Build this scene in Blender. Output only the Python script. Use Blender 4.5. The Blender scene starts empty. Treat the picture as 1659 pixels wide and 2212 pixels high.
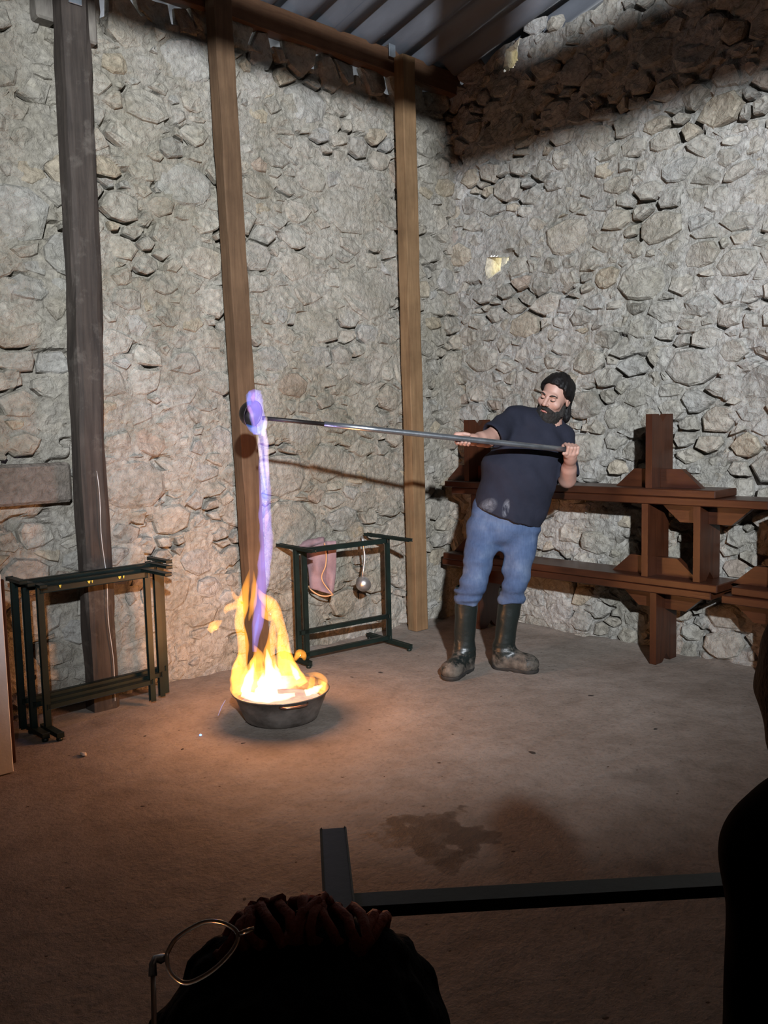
import bpy, bmesh, math, random
import numpy as np
from mathutils import Vector, Matrix

scene = bpy.context.scene
COL = scene.collection
rng = np.random.default_rng(7)
random.seed(7)

# ------------------------------------------------------------------ camera
# World frame: the room corner is the origin, the left wall is the plane y=0 (x<0),
# the right wall is the plane x=0 (y<0), z is up, metres.
IW, IH, FPX = 1659.0, 2212.0, 1850.0
CAM = np.array([-4.744, -4.289, 1.39])
_p, _r, _a = math.radians(5.5), 0.024, math.atan2(.679, .734)
_f = np.array([0, math.cos(_p), -math.sin(_p)]); _x = np.array([1., 0, 0]); _u = np.cross(_x, _f)
_rr = math.cos(_r) * _x - math.sin(_r) * _u; _uu = math.cos(_r) * _u + math.sin(_r) * _x
def _rot(v): return np.array([v[0] * math.cos(_a) + v[1] * math.sin(_a), -v[0] * math.sin(_a) + v[1] * math.cos(_a), v[2]])
CF, CR, CU = _rot(_f), _rot(_rr), _rot(_uu)
cam_d = bpy.data.cameras.new('camera'); cam = bpy.data.objects.new('camera', cam_d); COL.objects.link(cam)
cam_d.sensor_fit = 'VERTICAL'; cam_d.sensor_height = 36.0; cam_d.lens = FPX / IH * 36.0
cam_d.clip_start = 0.03; cam_d.clip_end = 200
M = Matrix.Identity(4)
for i in range(3):
    M[i][0], M[i][1], M[i][2], M[i][3] = CR[i], CU[i], -CF[i], CAM[i]
cam.matrix_world = M
scene.camera = cam
def dep(px, py, d): return CAM + d * (CF + CR * ((px - IW / 2) / FPX) - CU * ((py - IH / 2) / FPX))
def fl(px, py):
    d = CF + CR*((px-IW/2)/FPX) - CU*((py-IH/2)/FPX); return CAM + d*(-CAM[2]/d[2])
def proj(p):
    v = np.asarray(p, float) - CAM; z = v @ CF
    return IW / 2 + FPX * (v @ CR) / z, IH / 2 - FPX * (v @ CU) / z, z

# ------------------------------------------------------------------ world, lamps, exposure
vs = scene.view_settings
vs.view_transform = 'Standard'; vs.look = 'None'; vs.gamma = 1.0; vs.use_curve_mapping = False; vs.exposure = 0.0
world = bpy.data.worlds.new('overcast_sky'); scene.world = world; world.use_nodes = True
bg = world.node_tree.nodes['Background']; bg.inputs[0].default_value = (0.93, 0.97, 1.0, 1); bg.inputs[1].default_value = 2.5
cy = scene.cycles
cy.max_bounces = 4; cy.diffuse_bounces = 2; cy.glossy_bounces = 2; cy.transmission_bounces = 4; cy.volume_bounces = 0
cy.use_adaptive_sampling = True; cy.adaptive_threshold = .07; cy.caustics_reflective = False; cy.caustics_refractive = False

def lamp(name, typ, loc, energy, color, aim=None, **kw):
    d = bpy.data.lights.new(name, typ); d.energy = energy; d.color = color
    for k, v in kw.items(): setattr(d, k, v)
    o = bpy.data.objects.new(name, d); COL.objects.link(o); o.location = loc
    if aim is not None:
        o.rotation_euler = (Vector(aim) - Vector(loc)).to_track_quat('-Z', 'Y').to_euler()
    return o
# the floodlight hung high at the back of the room, behind the spectators
lamp('flood_lamp', 'SPOT', (-5.65, -6.16, 2.9), 3700, (0.87, 0.93, 1.0), aim=(-0.95, -0.75, 2.35),
     spot_size=math.radians(58), spot_blend=0.85, shadow_soft_size=0.07)

# ------------------------------------------------------------------ helpers
_T = np.random.default_rng(3).random((64, 64, 64)).astype(np.float32)
def vnoise(x, y, z=0.0):
    x, y, z = np.broadcast_arrays(np.asarray(x, np.float32), np.asarray(y, np.float32), np.asarray(z, np.float32))
    xi, yi, zi = np.floor(x).astype(int), np.floor(y).astype(int), np.floor(z).astype(int)
    fx, fy, fz = x - xi, y - yi, z - zi
    fx, fy, fz = fx * fx * (3 - 2 * fx), fy * fy * (3 - 2 * fy), fz * fz * (3 - 2 * fz)
    def t(a, b, c): return _T[(xi + a) & 63, (yi + b) & 63, (zi + c) & 63]
    a = t(0,0,0)*(1-fx)+t(1,0,0)*fx; b = t(0,1,0)*(1-fx)+t(1,1,0)*fx
    c = t(0,0,1)*(1-fx)+t(1,0,1)*fx; d = t(0,1,1)*(1-fx)+t(1,1,1)*fx
    return ((a*(1-fy)+b*fy)*(1-fz)+(c*(1-fy)+d*fy)*fz) * 2 - 1
def fbm(x, y, z=0.0, o=3):
    s, a = 0, 1.0
    for k in range(o):
        s = s + a * vnoise(x * 2**k + 11.3*k, y * 2**k + 5.7*k, z * 2**k if not np.isscalar(z) or z else 0.0); a *= .5
    return s

def mesh_obj(name, verts, faces, mat, parent=None, smooth=False, tint=None):
    me = bpy.data.meshes.new(name)
    v = np.asarray(verts, float)
    q = parent
    while q is not None: v = v - np.array(q.location); q = q.parent
    me.from_pydata(v.tolist(), [], [list(map(int, f)) for f in faces])
    if smooth: me.polygons.foreach_set('use_smooth', [True] * len(me.polygons))
    if tint is not None:
        at = me.color_attributes.new('tint', 'FLOAT_COLOR', 'POINT')
        t = np.asarray(tint, np.float32)
        if t.ndim == 1: t = np.tile(t, (len(v), 1))
        at.data.foreach_set('color', np.concatenate([t, np.ones((len(t), 1), np.float32)], 1).ravel())
    me.update()
    if mat: me.materials.append(mat)
    o = bpy.data.objects.new(name, me); COL.objects.link(o)
    if parent is not None: o.parent = parent
    return o
def tag(o, label=None, cat=None, group=None, kind=None):
    if label: o['label'] = label
    if cat: o['category'] = cat
    if group: o['group'] = group
    if kind: o['kind'] = kind
    return o
def thing(name, loc, label, cat, group=None):
    o = bpy.data.objects.new(name, None); COL.objects.link(o); o.location = [float(c) for c in loc]
    o.empty_display_size = .1
    return tag(o, label, cat, group)

class MB:
    """collects shapes for one mesh, world coordinates"""
    def __init__(s): s.v = []; s.f = []
    def add(s, V, F):
        b = len(s.v); s.v += [tuple(map(float, p)) for p in V]; s.f += [[i + b for i in f] for f in F]; return s
    def box(s, c, ax, ay, az, bev=0.0):
        """oriented box: centre and three half-axis vectors, chamfered edges"""
        c, ax, ay, az = [np.asarray(q, float) for q in (c, ax, ay, az)]
        la, lb, lc = [np.linalg.norm(q) for q in (ax, ay, az)]
        if bev <= 0:
            V = [c + i*ax + j*ay + k*az for i in (-1,1) for j in (-1,1) for k in (-1,1)]
            return s.add(V, [[0,1,3,2],[4,6,7,5],[0,4,5,1],[2,3,7,6],[0,2,6,4],[1,5,7,3]])
        ba, bb, bc = 1-min(.45,bev/la), 1-min(.45,bev/lb), 1-min(.45,bev/lc)
        bm = bmesh.new(); bmesh.ops.create_cube(bm, size=2)
        Mx = np.array([ax, ay, az]).T
        for v in bm.verts: v.co = Vector(c + Mx @ np.array(v.co))
        bmesh.ops.bevel(bm, geom=bm.edges[:], offset=bev, segments=1, affect='EDGES', profile=.5)
        bm.verts.index_update()
        V = [tuple(v.co) for v in bm.verts]; Fs = [[v.index for v in f.verts] for f in bm.faces]; bm.free()
        return s.add(V, Fs)
    def bar(s, p, q, w, h, up=(0,0,1), bev=0.003):
        p, q, up = np.asarray(p, float), np.asarray(q, float), np.asarray(up, float)
        d = q - p; L = np.linalg.norm(d); d /= L
        sd = np.cross(d, up); sd /= np.linalg.norm(sd); u2 = np.cross(sd, d)
        return s.box((p+q)/2, d*L/2, sd*w/2, u2*h/2, bev)
    def tube(s, pts, rad, n=12, ell=None, cap=True, twist=0):
        pts = np.asarray(pts, float); m = len(pts)
        rad = np.broadcast_to(np.asarray(rad, float), (m,))
        tg = np.gradient(pts, axis=0); tg /= np.linalg.norm(tg, axis=1)[:, None] + 1e-9
        a = np.array([0,0,1.]) if abs(tg[0][2]) < .9 else np.array([1.,0,0])
        e1 = np.cross(tg[0], a); e1 /= np.linalg.norm(e1)
        V = []; 
        for i in range(m):
            e1 = e1 - tg[i]*(e1@tg[i]); e1 /= np.linalg.norm(e1); e2 = np.cross(tg[i], e1)
            for k in range(n):
                an = 2*math.pi*k/n + twist*i
                V.append(pts[i] + rad[i]*(math.cos(an)*e1*(ell or 1) + math.sin(an)*e2))
        F = [[i*n+k, i*n+(k+1)%n, (i+1)*n+(k+1)%n, (i+1)*n+k] for i in range(m-1) for k in range(n)]
        if cap: F += [list(range(n))[::-1], list(range((m-1)*n, m*n))]
        return s.add(V, F)
    def lathe(s, c, prof, n=48, axis=(0,0,1)):
        c = np.asarray(c, float); ax = np.asarray(axis, float); ax /= np.linalg.norm(ax)
        a = np.array([1.,0,0]) if abs(ax[0]) < .9 else np.array([0,1.,0])
        e1 = np.cross(ax, a); e1 /= np.linalg.norm(e1); e2 = np.cross(ax, e1)
        V = []; 
        for r, h in prof:
            for k in range(n):
                an = 2*math.pi*k/n; V.append(c + ax*h + r*(math.cos(an)*e1 + math.sin(an)*e2))
        m = len(prof)
        F = [[i*n+k, i*n+(k+1)%n, (i+1)*n+(k+1)%n, (i+1)*n+k] for i in range(m-1) for k in range(n)]
        return s.add(V, F)
    def prism(s, poly, d):
        """poly: list of 3d points, extruded by vector d"""
        n = len(poly); P = [np.asarray(p, float) for p in poly]; d = np.asarray(d, float)
        V = P + [p + d for p in P]
        return s.add(V, [list(range(n))[::-1], list(range(n, 2*n))] + [[i, (i+1)%n, n+(i+1)%n, n+i] for i in range(n)])
    def build(s, name, mat, parent=None, smooth=False, tint=None):
        return mesh_obj(name, s.v, s.f, mat, parent, smooth, tint)

# ------------------------------------------------------------------ materials
def newmat(name):
    m = bpy.data.materials.new(name); m.use_nodes = True
    nt = m.node_tree; b = nt.nodes['Principled BSDF']
    return m, nt, b
def N(nt, typ, **kw):
    n = nt.nodes.new(typ)
    for k, v in kw.items(): setattr(n, k, v)
    return n
def ramp(nt, fac, stops):
    r = N(nt, 'ShaderNodeValToRGB'); e = r.color_ramp.elements
    while len(e) < len(stops): e.new(.5)
    for i, (p, c) in enumerate(stops): e[i].position = p; e[i].color = (*c, 1) if len(c) == 3 else c
    nt.links.new(fac, r.inputs[0]); return r.outputs[0]
def noise(nt, vec, scale, detail=4, rough=.6, dist=0):
    n = N(nt, 'ShaderNodeTexNoise'); n.inputs['Scale'].default_value = scale; n.inputs['Detail'].default_value = detail
    n.inputs['Roughness'].default_value = rough; n.inputs['Distortion'].default_value = dist
    if vec is not None: nt.links.new(vec, n.inputs['Vector'])
    return n.outputs['Fac']
def mixc(nt, fac, a, b, mode='MIX'):
    m = N(nt, 'ShaderNodeMix', data_type='RGBA', blend_type=mode)
    for i, q in ((0, fac), (6, a), (7, b)):
        if hasattr(q, 'links') or hasattr(q, 'is_linked'): nt.links.new(q, m.inputs[i])
        else: m.inputs[i].default_value = q if not isinstance(q, tuple) else ((*q, 1) if len(q) == 3 else q)
    return m.outputs[2]
def math_(nt, op, a, b=0.0, c=None, clamp=False):
    m = N(nt, 'ShaderNodeMath', operation=op); m.use_clamp = clamp
    for i, q in enumerate((a, b, c)):
        if q is None: continue
        if hasattr(q, 'is_linked'): nt.links.new(q, m.inputs[i])
        else: m.inputs[i].default_value = q
    return m.outputs[0]
def coords(nt, scale=(1,1,1), which='Object'):
    t = N(nt, 'ShaderNodeTexCoord'); mp = N(nt, 'ShaderNodeMapping'); mp.inputs['Scale'].default_value = scale
    nt.links.new(t.outputs[which], mp.inputs['Vector']); return mp.outputs[0]
def bump(nt, b, h, strength, dist=.01, prev=None):
    n = N(nt, 'ShaderNodeBump'); n.inputs['Strength'].default_value = strength; n.inputs['Distance'].default_value = dist
    nt.links.new(h, n.inputs['Height'])
    if prev is not None: nt.links.new(prev, n.inputs['Normal'])
    nt.links.new(n.outputs[0], b.inputs['Normal']); return n.outputs[0]
def simple(name, c1, c2=None, scale=12, rough=.6, metal=0.0, bmp=.2, bscale=60, stretch=(1,1,1), detail=5, spec=.5, bdist=.004):
    m, nt, b = newmat(name)
    v = coords(nt, stretch); c2 = c2 or tuple(q * .7 for q in c1)
    n = noise(nt, v, scale, detail)
    nt.links.new(ramp(nt, n, [(.32, c2), (.68, c1)]), b.inputs['Base Color'])
    b.inputs['Roughness'].default_value = rough; b.inputs['Metallic'].default_value = metal
    b.inputs['Specular IOR Level'].default_value = spec
    if bmp: bump(nt, b, noise(nt, v, bscale, 4), bmp, bdist)
    return m

def stone_mat():
    m, nt, b = newmat('rubble_limestone')
    at = N(nt, 'ShaderNodeAttribute', attribute_name='tint')
    geo = N(nt, 'ShaderNodeNewGeometry'); v = geo.outputs['Position']
    n1 = noise(nt, v, 4, 4, .65); n2 = noise(nt, v, 30, 5, .72, .5)
    c = mixc(nt, 1.0, at.outputs['Color'], ramp(nt, n2, [(.30, (.62,.60,.57)), (.48, (.95,.94,.93)), (.70, (1.18,1.16,1.13))]), 'MULTIPLY')
    c = mixc(nt, 1.0, c, ramp(nt, n1, [(.32, (.80,.78,.72)), (.6, (1.06,1.05,1.04))]), 'MULTIPLY')
    nt.links.new(c, b.inputs['Base Color']); b.inputs['Roughness'].default_value = .95
    b.inputs['Specular IOR Level'].default_value = .12
    bump(nt, b, n2, 1.0, .022)
    return m
MAT_STONE = stone_mat()

def wood_mat(name, c1, c2, axis, rough=.6, grain=1.0, spec=.4, dirt=None):
    m, nt, b = newmat(name)
    st = [16, 16, 16]; st[axis] = 1.1
    v = coords(nt, tuple(st)); v2 = coords(nt, (1,1,1))
    n = noise(nt, v, 2.2, 7, .65, .5)
    c = ramp(nt, n, [(.25, c2), (.5, tuple((a+q)/2 for a, q in zip(c1, c2))), (.75, c1)])
    c = mixc(nt, 1.0, c, ramp(nt, noise(nt, v2, 3.5, 5), [(.3,(.68,.66,.64)),(.65,(1.08,1.06,1.04))]), 'MULTIPLY')
    if dirt: c = mixc(nt, math_(nt, 'MULTIPLY', ramp(nt, noise(nt, v2, 9, 6, .7), [(.55,(0,0,0)),(.75,(1,1,1))]), .5), c, dirt)
    nt.links.new(c, b.inputs['Base Color']); b.inputs['Roughness'].default_value = rough
    b.inputs['Specular IOR Level'].default_value = spec
    bump(nt, b, n, .35 * grain, .006)
    return m
MAT_POST_DARK = wood_mat('weathered_dark_timber', (.075,.060,.050), (.022,.018,.016), 2, .8, 1.4, .25, (.15,.13,.11))
MAT_POST = wood_mat('sawn_brown_timber', (.15,.092,.052), (.075,.043,.024), 2, .8, 1, .2)
MAT_POST_TAN = wood_mat('sawn_tan_timber', (.25,.158,.082), (.14,.082,.042), 2, .8, .8, .2)
MAT_BEAM = wood_mat('beam_timber', (.16,.088,.05), (.08,.04,.022), 0, .8, 1, .2)
MAT_BENCH_L = wood_mat('varnished_bench_board', (.062,.019,.008), (.026,.008,.0036), 1, .36, .5, .45)
MAT_BENCH_V = wood_mat('varnished_bench_leg', (.062,.019,.008), (.026,.008,.0036), 2, .38, .5, .45)
MAT_GREEN = simple('dark_green_paint', (.008,.017,.014), (.004,.008,.007), 8, .45, 0, .08, 80, spec=.3)
MAT_STEEL = simple('galvanised_steel', (.42,.44,.47), (.26,.28,.30), 14, .32, .9, .1, 60)
MAT_GALV = simple('bright_bracket', (.55,.62,.68), (.4,.45,.5), 20, .35, .85, .1)

def floor_mat():
    m, nt, b = newmat('dusty_concrete')
    geo = N(nt, 'ShaderNodeNewGeometry'); v = geo.outputs['Position']
    n1 = noise(nt, v, 1.3, 6, .6); n2 = noise(nt, v, 7, 7, .7); n3 = noise(nt, v, 60, 4, .7)
    c = ramp(nt, n1, [(.3, (.225,.182,.148)), (.55, (.285,.24,.203)), (.75, (.335,.295,.258))])
    c = mixc(nt, 1.0, c, ramp(nt, n2, [(.3,(.74,.72,.70)),(.55,(1,1,1)),(.75,(1.1,1.1,1.1))]), 'MULTIPLY')
    c = mixc(nt, 1.0, c, ramp(nt, n3, [(.3,(.72,.72,.72)),(.5,(1,1,1))]), 'MULTIPLY')
    specks = ramp(nt, noise(nt, v, 28, 2, .5), [(.235,(.25,.2,.17)),(.27,(1,1,1))])
    c = mixc(nt, 1.0, c, specks, 'MULTIPLY')
    rough = .85
    # stains and scuffs: (x, y, radius along/ across, strength, noise scale)
    wob = N(nt, 'ShaderNodeTexNoise'); wob.inputs['Scale'].default_value = 10; wob.inputs['Detail'].default_value = 9; nt.links.new(v, wob.inputs['Vector'])
    wet = None
    for (sx, sy, rad, amt, wv) in STAINS:
        d = N(nt, 'ShaderNodeVectorMath', operation='DISTANCE'); nt.links.new(v, d.inputs[0]); d.inputs[1].default_value = (sx, sy, 0)
        dd = math_(nt, 'ADD', d.outputs['Value'], math_(nt, 'MULTIPLY', math_(nt, 'SUBTRACT', wob.outputs['Fac'], .5), wv * rad))
        f = N(nt, 'ShaderNodeMapRange'); f.inputs['From Min'].default_value = rad * 1.03; f.inputs['From Max'].default_value = rad * .82 if amt > .5 else rad * .2
        nt.links.new(dd, f.inputs['Value'])
        fac = math_(nt, 'MULTIPLY', f.outputs[0], amt)
        c = mixc(nt, fac, c, (.07,.047,.032))
        wet = fac if wet is None else math_(nt, 'MAXIMUM', wet, fac)
    nt.links.new(c, b.inputs['Base Color'])
    r = math_(nt, 'SUBTRACT', .88, math_(nt, 'MULTIPLY', wet, .3)); nt.links.new(r, b.inputs['Roughness'])
    b.inputs['Specular IOR Level'].default_value = .3
    p = bump(nt, b, n2, .5, .02)
    bump(nt, b, n3, .35, .006, p)
    return m
STAINS = [(*fl(x, y)[:2], r, a, w) for x, y, r, a, w in ((945,1800,.165,.75,3.0), (1005,1805,.12,.72,3.6), (880,1805,.11,.6,3.6), (960,1845,.08,.7,3.0), (972,1868,.05,.7,2.6),
          (600,1600,.30,.42,1.5), (735,1535,.26,.38,1.4), (210,1562,.08,.45,1.4), (1390,1668,.12,.35,1.8), (375,1810,.24,.3,1.2), (1395,1870,.08,.5,1.6), (300,1500,.3,.2,1.2))]
# ------------------------------------------------------------------ rubble walls
PALETTE = [(.375,.353,.312), (.35,.333,.298), (.41,.388,.345), (.335,.323,.30), (.375,.34,.287), (.35,.352,.35), (.40,.362,.31), (.295,.282,.258)]
def clip_poly(P, nx, ny, c):
    out = []
    n = len(P)
    for i in range(n):
        a, b = P[i], P[(i+1) % n]
        da, db = a[0]*nx + a[1]*ny - c, b[0]*nx + b[1]*ny - c
        if da <= 0: out.append(a)
        if (da < 0 < db) or (db < 0 < da):
            t = da / (da - db); out.append((a[0]+(b[0]-a[0])*t, a[1]+(b[1]-a[1])*t))
    return out
def build_wall(name, world, u0, u1, topf, holes, relief, seed, big, label_hint, mort_col, blocks=()):
    R = np.random.default_rng(seed)
    AN = 1.45
    und = lambda u, v: .030*vnoise(u*1.1+seed, v*1.1, 3.3) + .014*vnoise(u*3.1, v*3.1+seed, 7.7)
    def tone(u, v):
        g = np.clip(.25 + .55*vnoise(np.asarray(u)*.75+seed*3, np.asarray(v)*.75, 4.4) + .35*vnoise(np.asarray(u)*2.1, np.asarray(v)*2.1+seed, 8.4), 0, 1)[..., None]
        return 1 - g*np.array([.26,.27,.34])
    # --- seeds, large first
    pts = np.zeros((0, 3))
    for r, tries in ((.165, big[0]), (.125, big[1]), (.095, big[2]), (.07, 2400), (.05, 7000), (.034, 9000)):
        for _ in range(tries):
            u, v = R.uniform(u0, u1), R.uniform(-.05, 4.2)
            rr = r * R.uniform(.85, 1.1)
            if v > topf(u) + .02: continue
            if len(pts):
                d = np.hypot((pts[:,0]-u)/AN, pts[:,1]-v)
                if (d < .80*(pts[:,2]+rr)).any(): continue
            pts = np.vstack([pts, (u, v, rr)])
    P = pts.copy(); P[:,0] /= AN
    # --- mortar bed
    res = .0125
    nu, nv = int((u1-u0)/res)+1, int(3.75/res)+1
    U = np.linspace(u0, u1, nu); S = np.linspace(0, 1, nv)
    TU = np.array([topf(a) for a in U])
    UU = np.repeat(U[:,None], nv, 1); VV = S[None,:]*TU[:,None]
    void = np.clip((fbm(UU*4.1+31, VV*6.3+seed, 0, 3) - .38)*6, 0, 1)
    Hm = und(UU, VV) + relief*(-.10 + .35*fbm(UU*8, VV*10, seed+.5, 3) + .40*(.5-np.abs(vnoise(UU*13+5, VV*16, seed+2.5))) + .30*(.5-np.abs(vnoise(UU*29, VV*35, seed+9.5))) + .15*vnoise(UU*60, VV*64, 1.5)) - .05*void
    verts = world(UU.ravel(), VV.ravel(), Hm.ravel())
    inside = np.zeros((nu, nv), bool)
    for poly in holes:
        q = np.array(poly); cnt = np.zeros((nu, nv), bool)
        for i in range(len(q)):
            a, b = q[i], q[(i+1) % len(q)]
            cond = ((a[1] > VV) != (b[1] > VV)) & (UU < (b[0]-a[0])*(VV-a[1])/((b[1]-a[1])+1e-12)+a[0])
            cnt ^= cond
        inside |= cnt
    I = np.arange(nu*nv).reshape(nu, nv)
    ok = ~(inside[:-1,:-1] | inside[1:,:-1] | inside[:-1,1:] | inside[1:,1:])
    Q = np.stack([I[:-1,:-1][ok], I[1:,:-1][ok], I[1:,1:][ok], I[:-1,1:][ok]], 1)
    tn = fbm(UU*1.7+3, VV*1.7, seed, 3).ravel()
    base = np.array(mort_col)
    tint = base[None,:]*(1+.07*tn[:,None]) * tone(UU.ravel(), VV.ravel())
    V = [tuple(p) for p in verts]; F = Q.tolist(); T = [tuple(t) for t in tint]
    # wall head: the ragged top, carried back through the wall's thickness
    bk = len(V)
    back = world(U, TU+.0, np.full(nu, -.42)); low = world(U, TU*0, np.full(nu, -.42))
    V += [tuple(p) for p in back]; T += [tuple(base)]*nu
    V += [tuple(p) for p in low]; T += [tuple(base)]*nu
    for i in range(nu-1):
        F.append([int(I[i, nv-1]), int(I[i+1, nv-1]), bk+i+1, bk+i])
    # hole reveals, flaring through the wall
    for poly in holes:
        q = np.array(poly); c = q.mean(0); n = len(q); b0 = len(V)
        rings = []
        for k, (dep_, sc, dz) in enumerate(((.010, 1.08, 0), (-.03, 1.0, 0), (-.08, 1.02, .01), (-.15, 1.25, .03), (-.22, 1.9, .05))):
            w = c + (q - c)*sc*(1+.07*R.standard_normal((n,1)))
            V += [tuple(p) for p in world(w[:,0], w[:,1]+dz, np.full(n, dep_))]; T += [(.80,.70,.44) if k > 1 else (.6,.55,.45)]*n  # outside sunlight put into the colour: deeper rings bright pale yellow
        for k in range(4):
            for i in range(n): F.append([b0+k*n+i, b0+k*n+(i+1)%n, b0+(k+1)*n+(i+1)%n, b0+(k+1)*n+i])
    wall = mesh_obj(name, V, F, MAT_STONE, None, False, np.array(T))
    tag(wall, kind='structure')
    # --- stones
    items = []
    for i in range(len(P)):
        px, py, r = P[i]
        d = np.hypot(P[:,0]-px, P[:,1]-py); nb = np.argsort(d)[1:26]
        w = 2.2*r
        poly = [(px-w,py-w),(px+w,py-w),(px+w,py+w),(px-w,py+w)]
        for j in nb:
            qx, qy, s = P[j]; nx, ny = qx-px, qy-py
            c = (nx*nx+ny*ny + r*r - s*s)/2 + nx*px + ny*py
            poly = clip_poly(poly, nx, ny, c)
            if len(poly) < 3: break
        if len(poly) < 3: continue
        poly = np.array(poly); poly[:,0] *= AN
        x, y = poly[:,0], poly[:,1]; x2, y2 = np.roll(x,-1), np.roll(y,-1)
        A = abs((x*y2-x2*y).sum())/2
        if A < .0016: continue
        items.append((A, poly))
    cand = []
    for A, poly in items:
        c = poly.mean(0); size = math.sqrt(A)
        if c[1] > topf(c[0]) + .05: continue
        if any((poly.min(0) < np.array(h).max(0)-.008).all() and (poly.max(0) > np.array(h).min(0)+.008).all() for h in holes): continue
        if any(poly[:,0].min() < x1-.02 and poly[:,0].max() > x0+.02 and poly[:,1].min() < z1-.02 and poly[:,1].max() > z0+.02 for x0, x1, z0, z1 in blocks): continue
        flush = R.random()
        hh = relief*(R.uniform(.2, .85) if flush > .25 else R.uniform(-.15, .2))
        # resample the outline, rounding the corners
        per = []
        for a, b in zip(poly, np.roll(poly, -1, 0)):
            L = np.hypot(*(b-a)); k = max(1, int(round(L/(.05+.14*size))))
            if L < .25*size: continue
            for t in range(k): per.append(a+(b-a)*(t+.12+.1*R.random())/k)
        if len(per) < 4: per = list(poly)
        per = np.array(per)
        n = len(per)
        g = R.uniform(.002, .008)
        jit = 1 - (g + .004*R.random(n))/max(.02, size*.55) - .10*R.random(n)**2
        tl = R.uniform(-1, 1, 2)*relief*1.1/max(size, .09)
        tl[1] -= relief*.25/max(size,.09)
        V, F = [], []
        for k, (sc, dh) in enumerate(((1.0, -.045), (.985, -.35*relief-.003), (.86, 0.0), (.52, .12*relief))):
            w = c + (per-c)*(jit*sc)[:,None]
            h = und(w[:,0], w[:,1]) + hh + dh
            if k: h = h + ((w-c)@tl) + relief*.55*fbm(w[:,0]*17, w[:,1]*17, seed*1.7+hh*90, 3)*(1 if k > 1 else .7)
            V.append(world(w[:,0], w[:,1], h))
        hc = und(c[0], c[1]) + hh + .14*relief + relief*.4*float(fbm(c[0]*14, c[1]*14, seed*1.7+hh*90, 3))
        V.append(world(np.array([c[0]]), np.array([c[1]]), np.array([hc])))
        V = np.vstack(V)
        for k in range(3):
            for t in range(n): F.append([k*n+t, k*n+(t+1)%n, (k+1)*n+(t+1)%n, (k+1)*n+t])
        for t in range(n): F.append([3*n+t, 3*n+(t+1)%n, 4*n])
        z = R.random()
        col = np.array(PALETTE[R.integers(len(PALETTE))])*R.uniform(.84, 1.14)
        if z < .012: col = np.array((.31,.225,.175))*R.uniform(.8,1.3)
        elif z < .07: col = np.array((.44,.36,.25))*R.uniform(.8,1.05)
        col = (col*.5 + np.array(mort_col)*.5)*tone(c[0], c[1])*1.04
        p = proj(world(np.array([c[0]]), np.array([c[1]]), np.array([0.]))[0])
        inview = -20 < p[0] < IW+20 and -20 < p[1] < IH and p[2] > 0
        cand.append((A/p[2]**2 if inview else 0, V, F, col, hh))
    order = sorted(range(len(cand)), key=lambda i: -cand[i][0])
    single = [i for i in order if cand[i][0] > 0 and cand[i][4] > relief*.05][:290]; ss = set(single)
    for i in single:
        _, V, F, col, _h = cand[i]; mesh_obj('stone', V, F, MAT_STONE, wall, False, col)
    V, F, T = [], [], []
    for i in order:
        if i in ss: continue
        b = sum(map(len, V)) if V else 0
        V.append(cand[i][1]); F += [[q+b for q in f] for f in cand[i][2]]; T.append(np.tile(cand[i][3], (len(cand[i][1]), 1)))
    st = mesh_obj('small_stones', np.vstack(V), F, MAT_STONE, wall, False, np.vstack(T)); tag(st, kind='stuff')
    return wall
def topL(u): return 3.605 + .035*float(vnoise(u*5.1, 2.2, .5)) + .02*float(vnoise(u*17, 6.2, .5)) - (.13 if u < -2.3 else 0)*min(1, (-2.3-u)*2) + max(0, u+.8)*.08
def topR(u): return 3.77 + .21*u + .07*max(0, 1-abs(u-.45)/.35) + .035*float(vnoise(u*6.3, 9.2, .5)) - .12*max(0, min(1, (u-.7)*2))
HOLES_R = [[(.462,3.80),(.49,3.765),(.53,3.775),(.585,3.82),(.57,3.87),(.60,3.945),(.545,3.91),(.485,3.90),(.475,3.85)],
           [(.30,2.43),(.36,2.45),(.415,2.47),(.435,2.55),(.37,2.56),(.30,2.57),(.285,2.50)]]
wl = lambda u, v, h: np.stack([u, -h, v], 1)
wr = lambda u, v, h: np.stack([-h, -u, v], 1)
wall_left = build_wall('wall_left', wl, -4.9, .03, topL, [], .024, 11, (14, 60, 260), 'left', (.36,.338,.298), [(-3.66,-2.97,1.065,1.265)])
B_ = MB().box((-3.315,-.02,1.165), (.343,0,0), (0,.055,0), (0,0,.099), .014)
B_.build('dressed_block', MAT_STONE, wall_left, False, np.array((.20,.175,.155)))['label'] = 'large smooth dark block in the left wall'
wall_right = build_wall('wall_right', wr, -.03, 3.9, topR, HOLES_R, .034, 23, (0, 10, 130), 'right', (.40,.392,.378))
MAT_PLAIN = simple('plain_limestone', (.33,.31,.27), (.22,.20,.18), 5, .95, 0, .6, 22, bdist=.03)
def slab(name, c, hx, hy, hz, mat): 
    o = MB().box(c, (hx,0,0), (0,hy,0), (0,0,hz)).build(name, mat); tag(o, kind='structure'); return o
slab('wall_side', (-9.1, -4.5, 3.0), .1, 4.9, 3.0, MAT_PLAIN)
slab('wall_back', (-4.5, -9.1, 3.0), 4.6, .1, 3.0, MAT_PLAIN)
slab('wall_left_far', (-6.95, .2, 1.78), 2.05, .2, 1.78, MAT_PLAIN)
slab('wall_right_far', (.2, -6.45, 2.9), .2, 2.55, 2.9, MAT_PLAIN)

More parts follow.
